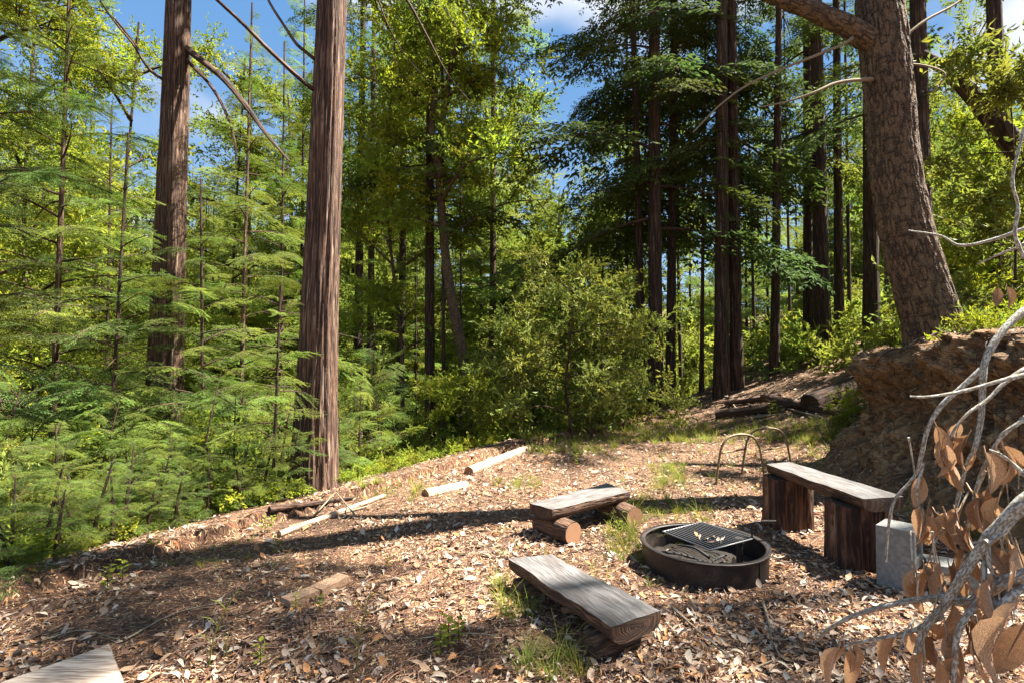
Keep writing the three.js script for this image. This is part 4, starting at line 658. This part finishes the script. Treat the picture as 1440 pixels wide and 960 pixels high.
// fallen logs and brush at the back
lyingLog('fallen_log', [1008, 588], [1132, 572], 0.10, 0.08, M.darkbark, 'rotting log lying in front of the tall pair of trunks', 'fallen logs behind the clearing');
lyingLog('fallen_log', [1140, 580], [1218, 545], 0.20, 0.17, M.darkbark, 'thick dark fallen log running up towards the bank end', 'fallen logs behind the clearing');
lyingLog('fallen_log', [1075, 567], [1190, 590], 0.09, 0.05, M.redwood, 'split fallen log crossing the rotting log', 'fallen logs behind the clearing', 1.4);
lyingLog('fallen_log', [1020, 572], [1100, 560], 0.07, 0.05, M.redwood, 'thin fallen log under the lone leaning conifer', 'fallen logs behind the clearing', 1.2);
for (const [a, b, i] of [[[1040, 585], [1015, 545], 0], [[1100, 580], [1140, 548], 1], [[1150, 590], [1090, 570], 2], [[1060, 590], [1110, 583], 3], [[1020, 560], [1070, 575], 4]]) lyingLog('brush_stick', a, b, 0.022, 0.008, M.paleTwig, 'thin dead stick in the brush pile by the fallen logs', 'brush pile sticks', 2);
// exposed roots on the bank
{
  const r = rng(55);
  for (let i = 0; i < 34; i++) {
    const z = -4.0 - r() * 2.9, y = 0.6 + r() * 0.95, x = bankFoot(z) + 0.02 + 0.1 * r(), a = V(x + 0.35, y + 0.12, z), pts = [a]; let d = V(-0.3, -0.02, (r() - 0.5) * 0.3); const p = a.clone();
    for (let k = 0; k < 5; k++) { p.add(d.clone().multiplyScalar(0.55)); d.add(V(0.07 + 0.03 * r(), -0.12 * r(), (r() - 0.5) * 0.16)); pts.push(p.clone()); }
    const c = curve(pts, 14); single('exposed_root', new MB().tube(c, taper(c.length, 0.006 + 0.010 * r(), 0.002), 6).geo(), M.twig, 'exposed root curling out of the raw earth bank', 'root', 'exposed roots in the bank');
  }
}

// ------------------------------------------------------------------ dead branch with dry hanging leaves at the right
function dryLeaf(len, wid, fold, curl, twist) {
  const m = new MB(), n = 9, rows = []; for (let i = 0; i <= n; i++) { const t = i / n, w = wid * 0.5 * Math.pow(Math.sin(Math.PI * Math.pow(clamp(t, 0.02, 0.985), 0.85)), 0.75), a = curl * t, x = len * (curl ? Math.sin(a) / curl : t), y = len * (curl ? (Math.cos(a) - 1) / curl : 0), tw = twist * t, row = []; for (let j = -2; j <= 2; j++) { const s = j / 2, z = s * w, yy = fold * Math.abs(s) * w + 0.04 * wid * Math.sin(t * 30) * Math.abs(s); row.push(m.v(x, y + yy * Math.cos(tw) + z * Math.sin(tw), z * Math.cos(tw) - yy * Math.sin(tw), t, s)); } rows.push(row); }
  for (let i = 0; i < n; i++) for (let j = 0; j < 4; j++) m.q(rows[i][j], rows[i][j + 1], rows[i + 1][j + 1], rows[i + 1][j]);
  m.tube([V(-0.02, 0.004, 0), V(0, 0, 0), V(len * 0.5, len * (curl ? (Math.cos(curl * 0.5) - 1) / curl : 0) - 0.001, 0)], [0.0014, 0.0018, 0.0008], 5, false);
  return m.geo();
}
const leafSpots = pn(81, 60, 60);
const dryTex = tex(256, 256, (u, v) => { const a = leafSpots(u * 60, v * 60), vein = Math.pow(Math.abs(Math.sin(u * 40 + Math.abs(v - 0.5) * 26)), 8); return mixc(mixc(mixc([0.58, 0.45, 0.33], [0.82, 0.70, 0.56], a), [0.50, 0.34, 0.22], vein * 0.4), [0.32, 0.2, 0.13], smooth(0.72, 0.9, leafSpots(u * 60 + 17, v * 60 + 5)) * 0.7); });
const dryMats = [[1.0, 0.95, 0.9], [0.85, 0.76, 0.66], [0.62, 0.54, 0.46], [1.0, 1.0, 1.0]].map((c) => new THREE.MeshPhysicalMaterial({ map: dryTex, color: new THREE.Color().setRGB(...c), transmission: 0.28, roughness: 0.95, thickness: 0, side: THREE.DoubleSide }));
const dryGeos = [dryLeaf(0.10, 0.038, 0.45, 0.6, 0.4), dryLeaf(0.11, 0.043, 1.0, 1.0, -0.5), dryLeaf(0.092, 0.039, 0.3, -0.6, 0.7), dryLeaf(0.112, 0.042, 1.3, 0.5, 0.3)];
{
  const t = thing('dead_branch', 'dead grey lichen-covered branch with dry brown hanging leaves', 'branch', [2.3, height(2.3, -1.1), -1.1]);
  const limb = (pix, dep, r0, r1, mat = M.lichen, name = 'limb') => { const pts = pix.map(([a, b], i) => P(a, b, lerp(dep[0], dep[1], i / (pix.length - 1))).sub(t.position)), c = curve(pts, 26); return part(name, new MB().tube(c, taper(c.length, r0 * 0.8, r1 * 0.85), 9, true, (a, v) => 1 + 0.14 * N3(v * 14, Math.cos(a), Math.sin(a) + 2) + 0.25 * Math.exp(-Math.pow(((v % 0.11) - 0.05) / 0.008, 2))).geo(), mat, t); };
  limb([[1500, 400], [1440, 438], [1407, 470], [1386, 508], [1382, 552], [1380, 590], [1372, 628], [1359, 657], [1348, 700], [1338, 740]], [1.5, 1.42], 0.014, 0.004);
  limb([[1380, 519], [1353, 544], [1326, 568], [1305, 603], [1296, 640], [1288, 668], [1258, 703], [1250, 740], [1246, 790]], [1.45, 1.5], 0.009, 0.003);
  limb([[1520, 515], [1440, 527], [1397, 538], [1353, 550], [1299, 558], [1280, 557]], [1.35, 1.4], 0.008, 0.003);
  limb([[1500, 490], [1440, 519], [1410, 541], [1389, 562], [1364, 579], [1345, 600], [1337, 616]], [1.42, 1.42], 0.008, 0.003);
  limb([[1530, 640], [1440, 703], [1413, 730], [1387, 760], [1367, 790], [1343, 827], [1327, 853], [1303, 880], [1290, 920], [1283, 975]], [1.2, 1.3], 0.016, 0.008);
  limb([[1520, 665], [1440, 716], [1405, 752], [1387, 763]], [1.22, 1.22], 0.010, 0.008);
  limb([[1387, 760], [1393, 790], [1405, 822]], [1.24, 1.22], 0.009, 0.007);
  limb([[1540, 780], [1440, 807], [1407, 823], [1383, 837], [1350, 847], [1330, 840], [1290, 843], [1240, 853], [1195, 868], [1165, 885], [1150, 900]], [1.15, 1.45], 0.016, 0.004);
  limb([[1383, 837], [1360, 867], [1347, 893], [1343, 940], [1340, 980]], [1.22, 1.2], 0.009, 0.006);
  limb([[1327, 866], [1280, 888], [1240, 897], [1210, 903], [1188, 908]], [1.3, 1.4], 0.007, 0.004);
  limb([[1387, 770], [1384, 810], [1388, 860], [1380, 930]], [1.25, 1.2], 0.007, 0.005);
  limb([[1450, 820], [1410, 850], [1398, 900], [1402, 975]], [1.18, 1.15], 0.010, 0.006);
  limb([[1440, 590], [1412, 610], [1392, 640], [1375, 680], [1366, 720], [1352, 770]], [1.3, 1.35], 0.006, 0.003);
  limb([[1300, 650], [1290, 690], [1296, 720], [1312, 760], [1320, 800]], [1.42, 1.4], 0.004, 0.002);
  limb([[1440, 665], [1410, 640], [1392, 632]], [1.25, 1.3], 0.006, 0.003);
  limb([[1440, 362], [1428, 330], [1432, 290], [1424, 255], [1436, 200], [1440, 180]], [1.9, 1.9], 0.008, 0.005);
  limb([[1520, 300], [1440, 322], [1400, 336], [1350, 345], [1325, 332], [1278, 324]], [2.0, 2.2], 0.011, 0.003);
  limb([[1440, 345], [1400, 360], [1375, 372]], [2.0, 2.1], 0.006, 0.003);
  // stem outside the view that carries the limbs down to the ground
  { const pts = [V(0.1, -0.1, 0.1), V(0.05, 0.35, 0), V(-0.1, 0.9, -0.15), V(-0.15, 1.4, -0.35), V(-0.05, 1.9, -0.6), V(0.05, 2.4, -0.8)], c = curve(pts, 24); part('stem', new MB().tube(c, taper(c.length, 0.035, 0.015), 12).geo(), M.lichen, t);
    for (const [x, y, d, k] of [[1500, 400, 1.5, 20], [1520, 515, 1.35, 17], [1500, 490, 1.42, 17], [1530, 640, 1.2, 13], [1520, 665, 1.22, 12], [1540, 780, 1.15, 10], [1450, 820, 1.18, 8], [1440, 590, 1.3, 14], [1440, 665, 1.25, 12], [1440, 362, 1.9, 20], [1520, 300, 2.0, 22], [1440, 345, 2.0, 21]]) { const a = P(x, y, d).sub(t.position), e = c[Math.min(24, k)]; part('limb', new MB().tube([a, a.clone().lerp(e, 0.5).add(V(0, 0.03, 0)), e], [0.010, 0.012, 0.014], 8).geo(), M.lichen, t); } }
  { const r = rng(93); for (let i = 0; i < 34; i++) { const x = 1270 + 165 * r(), y = 600 + 330 * r(), d = lerp(1.45, 1.2, (y - 600) / 330), k = (r() - 0.5) * 60; limb([[x, y], [x + k * 0.5, y + 18 + 10 * r()], [x + k, y + 45 + 30 * r()]], [d, d + (r() - 0.5) * 0.1], 0.0035, 0.0013, i % 3 ? M.paleTwig : M.lichen, 'twig'); } }
  // leaves hang by their stalks: pixel of the stalk end, distance, how far the tip swings out
  const r = rng(88), spots = [[1322, 618, 1.42], [1335, 612, 1.42], [1345, 618, 1.42], [1330, 625, 1.4], [1350, 595, 1.42], [1362, 612, 1.4], [1372, 640, 1.38], [1386, 636, 1.3], [1402, 632, 1.3], [1412, 628, 1.28], [1297, 668, 1.42], [1294, 715, 1.42], [1306, 712, 1.41], [1300, 722, 1.4], [1316, 720, 1.38], [1330, 722, 1.36], [1340, 735, 1.36], [1352, 715, 1.36], [1366, 690, 1.34], [1378, 700, 1.32], [1388, 690, 1.3], [1360, 742, 1.34], [1310, 790, 1.38], [1300, 795, 1.38], [1322, 792, 1.37], [1335, 795, 1.36], [1342, 790, 1.35], [1310, 805, 1.36], [1356, 770, 1.33], [1370, 780, 1.3], [1392, 765, 1.24], [1410, 750, 1.22], [1420, 765, 1.22], [1432, 770, 1.2], [1282, 888, 1.36], [1258, 896, 1.38], [1300, 890, 1.3], [1312, 895, 1.28], [1326, 880, 1.28], [1340, 890, 1.24], [1352, 880, 1.22], [1362, 872, 1.22], [1378, 880, 1.2], [1392, 870, 1.18], [1352, 840, 1.28], [1340, 850, 1.28], [1188, 908, 1.4], [1180, 912, 1.39], [1196, 915, 1.39], [1200, 905, 1.4], [1404, 405, 2.3], [1416, 404, 2.3], [1430, 850, 1.0], [1415, 870, 0.95], [1440, 880, 0.95], [1300, 920, 1.24], [1320, 930, 1.22], [1345, 925, 1.2], [1366, 915, 1.18], [1345, 720, 1.34], [1385, 730, 1.26], [1405, 700, 1.25], [1428, 800, 1.15], [1330, 650, 1.4], [1318, 600, 1.42], [1395, 815, 1.2], [1365, 825, 1.24], [1288, 800, 1.4]];
  spots.forEach(([x, y, d], i) => { const lf = part('leaf', dryGeos[i % 4], dryMats[Math.floor(r() * 4)], t), p = P(x, y, d).sub(t.position); lf.position.copy(p); const s = 0.7 + 0.45 * r(); lf.scale.set(s, s, s * (0.8 + 0.3 * r())); lf.quaternion.setFromEuler(new THREE.Euler((r() - 0.5) * 2.6, r() * 6.28, -1.25 + (r() - 0.5) * 0.8, 'YZX')); });
}

// ------------------------------------------------------------------ leaf litter, fallen leaves, twigs
const visible = (x, z) => edgeDist(x, z) < 0.9 && x < bankFoot(z) + 0.3;
{
  const flat = [dryLeaf(0.056, 0.022, 0.3, 0.7, 0.3), dryLeaf(0.06, 0.019, 0.8, 1.1, -0.4), dryLeaf(0.046, 0.024, 0.2, -0.8, 0.6)];
  const pal = [['pale cream', [0.46, 0.375, 0.28]], ['tan', [0.33, 0.215, 0.13]], ['dark brown', [0.15, 0.085, 0.055]], ['silvery grey', [0.38, 0.35, 0.31]], ['orange brown', [0.42, 0.20, 0.075]], ['pinkish buff', [0.42, 0.315, 0.235]]];
  const wts = [0.13, 0.30, 0.22, 0.04, 0.12, 0.19];
  const pick = (r) => { let q = r(), k = 0; while (k < 5 && q > wts[k]) q -= wts[k++]; return k; };
  const r = rng(501), list = [], place = (x, z) => { const y = height(x, z), s = 0.32 + 1.2 * Math.pow(r(), 3.2); return { m: mat4(V(x, y + 0.006 + 0.018 * r(), z), [(r() - 0.5) * 1.0, r() * 6.28, (r() - 0.5) * 0.9], s), s, d: Math.hypot(x, z, CAMY - y), k: pick(r), x, z, y }; };
  let tries = 0;
  while (list.length < 38000 && tries++ < 400000) {
    const dep = 1.7 + 11.5 * Math.pow(r(), 1.5), x = (r() * 2.2 - 1.1) * dep * 0.98 + 0.1, z = -dep; if (!visible(x, z)) continue;
    if (Math.hypot(x - 1.30, z + 3.74) < 0.36 ? r() > 0.25 : Math.hypot(x - 1.30, z + 3.74) < 0.43) continue;
    const patch = 0.42 + 1.7 * fbm(x * 1.3, z * 1.3, 4, 4) + 0.35 * smooth(-2, 2, x) + (x < -1 ? -0.15 : 0); if (r() > patch) continue; list.push(place(x, z));
  }
  for (let k = 0; k < 3200; k++) { const p = BANKPTS[Math.floor(r() * BANKPTS.length)], o = place(p.x, p.z); o.y = p.y; o.x = 99; o.m = mat4(V(p.x + (r() - 0.5) * 0.06, p.y + 0.018, p.z + (r() - 0.5) * 0.06), [(r() - 0.5) * 1.2, r() * 6.28, (r() - 0.5) * 1.2], 0.35 + 0.8 * r() * r()); list.push(o); }
  // the largest in view are leaves of their own
  const px = (o) => { const u = o.x / -o.z * FPX + 720, v = 500 + (CAMY - o.y) / -o.z * FPX; return u > 15 && u < 1290 && v < 945 && v > 500; };
  const sorted = list.filter(px).sort((a, b) => b.s / b.d - a.s / a.d), big = new Set(sorted.slice(0, 290));
  const mats = pal.map(([, c]) => new THREE.MeshPhysicalMaterial({ color: new THREE.Color().setRGB(...c), transmission: 0.12, roughness: 0.9, thickness: 0, side: THREE.DoubleSide }));
  let i = 0;
  for (const o of big) { const m = new THREE.Mesh(flat[i++ % 3], mats[o.k]); m.name = numbered('fallen_leaf'); o.m.decompose(m.position, m.quaternion, m.scale); scene.add(m); tag(m, `${pal[o.k][0]} dry fallen leaf lying on the leaf litter`, 'leaf', `${pal[o.k][0]} fallen leaves`); }
  for (const [x, y, k] of [[985, 752, 1], [995, 757, 0], [1004, 754, 1], [1010, 760, 5], [998, 762, 2], [1018, 756, 0], [978, 748, 4]]) { const p = Ph(x, y, height(1.3, -3.74) + 0.196), m = new THREE.Mesh(flat[x % 3], mats[k]); m.name = numbered('fallen_leaf'); m.position.copy(p); m.rotation.set((r() - 0.5) * 0.3, r() * 6, (r() - 0.5) * 0.2); scene.add(m); tag(m, 'dry leaf lying on the cooking grate of the fire ring', 'leaf', 'leaves on the grate'); }
  const white = new THREE.MeshPhysicalMaterial({ color: 0xffffff, transmission: 0.12, roughness: 0.9, thickness: 0, side: THREE.DoubleSide });
  const rest = list.filter((o) => !big.has(o)), g = new THREE.Group(); g.name = 'leaf_litter'; tag(g, 'litter of dry brown and cream leaves covering the clearing', 'leaf litter', undefined, 'stuff'); scene.add(g);
  flat.forEach((ge, gi) => { const mine = rest.filter((_, k) => k % 3 === gi), im = new THREE.InstancedMesh(ge, white, mine.length), c = new THREE.Color(); mine.forEach((o, k) => { im.setMatrixAt(k, o.m); const l = 0.65 + 0.6 * r(), q = pal[o.k][1]; im.setColorAt(k, c.setRGB(q[0] * l, q[1] * l, q[2] * l)); }); im.name = 'dry_leaves'; im.userData.kind = 'stuff'; g.add(im); });
  // needles and bits of twig
  const tw = new MB().tube([V(-0.5, 0, 0), V(-0.15, 0.03, 0.03), V(0.2, 0, 0.02), V(0.5, 0.02, -0.03)], [0.012, 0.014, 0.011, 0.006], 4).geo(), im = new THREE.InstancedMesh(tw, white, 17000), c = new THREE.Color();
  for (let k = 0; k < 17000; k++) { let x, z; do { const dep = 1.7 + 10 * Math.pow(r(), 1.4); x = (r() * 2.1 - 1.05) * dep; z = -dep; } while (!visible(x, z) || Math.hypot(x - 1.3, z + 3.74) < 0.45); const s = 0.035 + 0.16 * Math.pow(r(), 3.5); im.setMatrixAt(k, mat4(V(x, height(x, z) + 0.008, z), [0, r() * 6.28, (r() - 0.5) * 0.2], V(s, s * 1.2, s * 1.2))); const l = 0.5 + 0.9 * r(); im.setColorAt(k, c.setRGB(0.22 * l, 0.12 * l, 0.075 * l)); }
  im.name = 'twig_litter'; tag(im, 'needles and bits of twig scattered over the clearing', 'twig litter', undefined, 'stuff'); scene.add(im);
}
// sticks lying in the foreground
for (const [pts, r0, lab] of [[[[1073, 850], [1083, 885], [1086, 905], [1098, 932]], 0.008, 'forked grey twig lying in the leaf litter below the fire ring'], [[[1040, 908], [1062, 902], [1086, 900]], 0.006, 'short twig meeting the forked grey twig'], [[[945, 860], [985, 895], [1030, 935]], 0.007, 'long thin brown stick by the end of the low bench'], [[[1035, 955], [1062, 945], [1086, 938]], 0.006, 'thin straight twig at the near side of the litter'], [[[60, 905], [110, 893], [165, 905]], 0.006, 'bent thin twig beside the white board'], [[[590, 905], [650, 897], [700, 903]], 0.005, 'thin dark twig in the shaded litter'], [[[175, 905], [250, 868], [330, 850]], 0.006, 'long thin twig on the left of the clearing']]) {
  const p = pts.map(([x, y]) => G(x, y).add(V(0, 0.018, 0))), o = p[0].clone(), c = curve(p.map((q) => q.sub(o)), 14); const m = single('twig', new MB().tube(c, taper(c.length, r0, r0 * 0.5), 7, true, (a, v) => 1 + 0.2 * N3(v * 20, a, 3)).geo(), M.paleTwig, lab, 'twig', undefined, [o.x, o.y, o.z]);
}

// ------------------------------------------------------------------ grass and small plants
{
  const tuft = (seed, n, h) => { const r = rng(seed), b = new MB(); for (let i = 0; i < n; i++) { const an = r() * 6.28, q = 0.05 * Math.sqrt(r()), l = h * (0.5 + 0.7 * r()), o = 0.35 + 0.6 * r(), d = V(Math.cos(an), 0, Math.sin(an)), s = V(-d.z, 0, d.x).multiplyScalar(0.0022 + 0.0015 * r()); let a = null; for (let k = 0; k <= 4; k++) { const t = k / 4, p = V(d.x * (q + o * l * t * t), l * t * (1 - 0.35 * t * o), d.z * (q + o * l * t * t)), w = 1 - 0.9 * t; const e = [b.v(p.x + s.x * w, p.y, p.z + s.z * w), b.v(p.x - s.x * w, p.y, p.z - s.z * w)]; if (a) b.q(a[0], a[1], e[1], e[0]); a = e; } } return b.geo(true); };
  const T = [tuft(1, 18, 0.16), tuft(2, 14, 0.22), tuft(3, 22, 0.11)], r = rng(640), spots = [];
  const area = (x0, y0, x1, y1, n, s = 1) => { for (let k = 0; k < n; k++) { const p = G(lerp(x0, x1, r()), lerp(y0, y1, r())); if (edgeDist(p.x, p.z) < 1.2) spots.push([p, s]); } };
  area(860, 596, 1000, 625, 300, 0.8); area(1000, 592, 1190, 625, 260, 0.7); area(915, 655, 965, 690, 70, 0.7); area(855, 700, 905, 790, 50, 0.8); area(900, 700, 1000, 735, 55, 0.6); area(700, 820, 760, 880, 26, 0.7); area(740, 920, 820, 958, 16, 0.8); area(690, 672, 760, 690, 40, 0.5); area(500, 680, 640, 705, 40, 0.6); area(1120, 590, 1215, 660, 70, 0.8); area(860, 625, 1180, 700, 120, 0.45); area(690, 700, 1000, 850, 60, 0.4); area(1290, 690, 1420, 760, 60, 0.9); area(200, 760, 400, 800, 30, 0.4); area(740, 615, 870, 640, 120, 0.9);
  const g = new THREE.Group(); g.name = 'grass'; tag(g, 'thin green grass growing in patches over the clearing', 'grass', undefined, 'stuff'); scene.add(g);
  copies(g, 'grass_tufts', T, L.grass, spots.map(([p, s]) => mat4(p, [0, r() * 6.28, 0], s * (0.6 + 0.7 * r()))), r, 0.4);
  // leafy seedlings
  const seedGeo = (() => { const q = rng(7), b = new MB(); for (let i = 0; i < 11; i++) { const an = i * 2.4, h = 0.03 + 0.012 * i; leafInto(b, q, V(0, h, 0), V(Math.cos(an), 0.35, Math.sin(an)).normalize(), 0.055, 0.03); } return b.geo(true); })();
  const stemGeo = new MB().tube([V(0, -0.02, 0), V(0.004, 0.08, 0), V(0, 0.16, 0.004)], [0.003, 0.0025, 0.001], 5).geo();
  for (const [x, y, s] of [[630, 918, 1.1], [645, 905, 0.8], [620, 925, 0.8], [150, 835, 1.0], [172, 820, 0.9], [545, 800, 0.5], [372, 752, 0.9], [382, 748, 0.8], [415, 862, 0.6], [450, 860, 0.6], [1085, 588, 2.0], [1095, 590, 1.6], [810, 655, 1.0], [985, 640, 0.9], [880, 742, 0.9], [870, 755, 0.8], [365, 945, 0.8], [1240, 590, 1.2], [1210, 600, 1.2]]) { const p = G(x, y), t = thing('seedling', 'small green leafy seedling growing in the leaf litter', 'seedling', [p.x, p.y, p.z], 'seedlings in the litter'); t.scale.set(s, s, s); t.rotation.y = x; part('stem', stemGeo, M.twig, t); part('leaves', seedGeo, L.bright, t); }
  // tall dry grass stalks
  for (const [x, y, h, lx, lab] of [[292, 938, 0.34, 0.12, 'tall bent grass stalk growing before the two sawn wooden blocks'], [500, 945, 0.36, 0.06, 'tall pale grass stalk in the middle of the near litter'], [318, 925, 0.12, 0.0, 'short green grass blade beside the tall bent stalk']]) { const p = G(x, y), b = new MB(); b.tube(curve([V(0, -0.02, 0), V(lx * 0.3, h * 0.5, 0), V(lx, h, -0.03)], 12), taper(13, 0.004, 0.0015), 5); if (h > 0.2) for (let k = 0; k < 6; k++) { const f = 0.3 + 0.11 * k, q = V(lx * f * f, h * f, -0.03 * f), e = q.clone().add(V((k % 2 ? 1 : -1) * 0.06, 0.05, 0.02)); b.tube([q, q.clone().lerp(e, 0.5).add(V(0, 0.015, 0)), e], [0.002, 0.002, 0.0008], 4); } single('grass_stalk', b.geo(), L.grass, lab, 'grass', undefined, [p.x, p.y, p.z]); }
}
// leafy plants along the bank top and its end
{
  const r = rng(871);
  for (let i = 0; i < 20; i++) {
    const z = -3.8 - 3.4 * (i + r()) / 20, x = bankFoot(z) + 0.2 + 1.9 * r() * r(), p = V(x, 1.5 + 0.2 * Math.max(0, x - bankFoot(z) - 0.5), z); if (Math.hypot(p.x - 4.33, p.z + 5.65) < 0.45) p.x += 0.7;
    broadleaf({ name: 'bank_plant', seed: 800 + i, at: p, dia: 0.012, path: [[0, 0, 0], [0.03, 0.12, 0], [0, 0.26, 0.02]], limbs: 6, from: 0.3, reach: 0.24, subs: 1, clump: CLUMP.near, leaf: L.bright, size: 0.24 + 0.2 * r(), limbR: 0.004, mat: M.twig, label: 'low leafy plant growing along the top of the earth bank', group: 'low plants on the earth bank' });
  }
  for (const [x, y] of [[1222, 560], [1205, 590], [1190, 575], [1235, 530], [1180, 600]]) { const p = G(x, y); broadleaf({ name: 'bank_plant', seed: 840 + x, at: p, dia: 0.012, path: [[0, 0, 0], [0.03, 0.15, 0], [0, 0.32, 0.02]], limbs: 7, from: 0.3, reach: 0.28, subs: 1, clump: CLUMP.near, leaf: L.bright, size: 0.3, limbR: 0.004, mat: M.twig, label: 'low leafy plant growing at the end of the earth bank', group: 'low plants at the bank end' }); }
}

scene.traverse((o) => { if (o.isMesh) { o.castShadow = true; o.receiveShadow = true; } });
console.log('built', [...used.values()].reduce((a, b) => a + b, 0));
renderer.render(scene, camera);
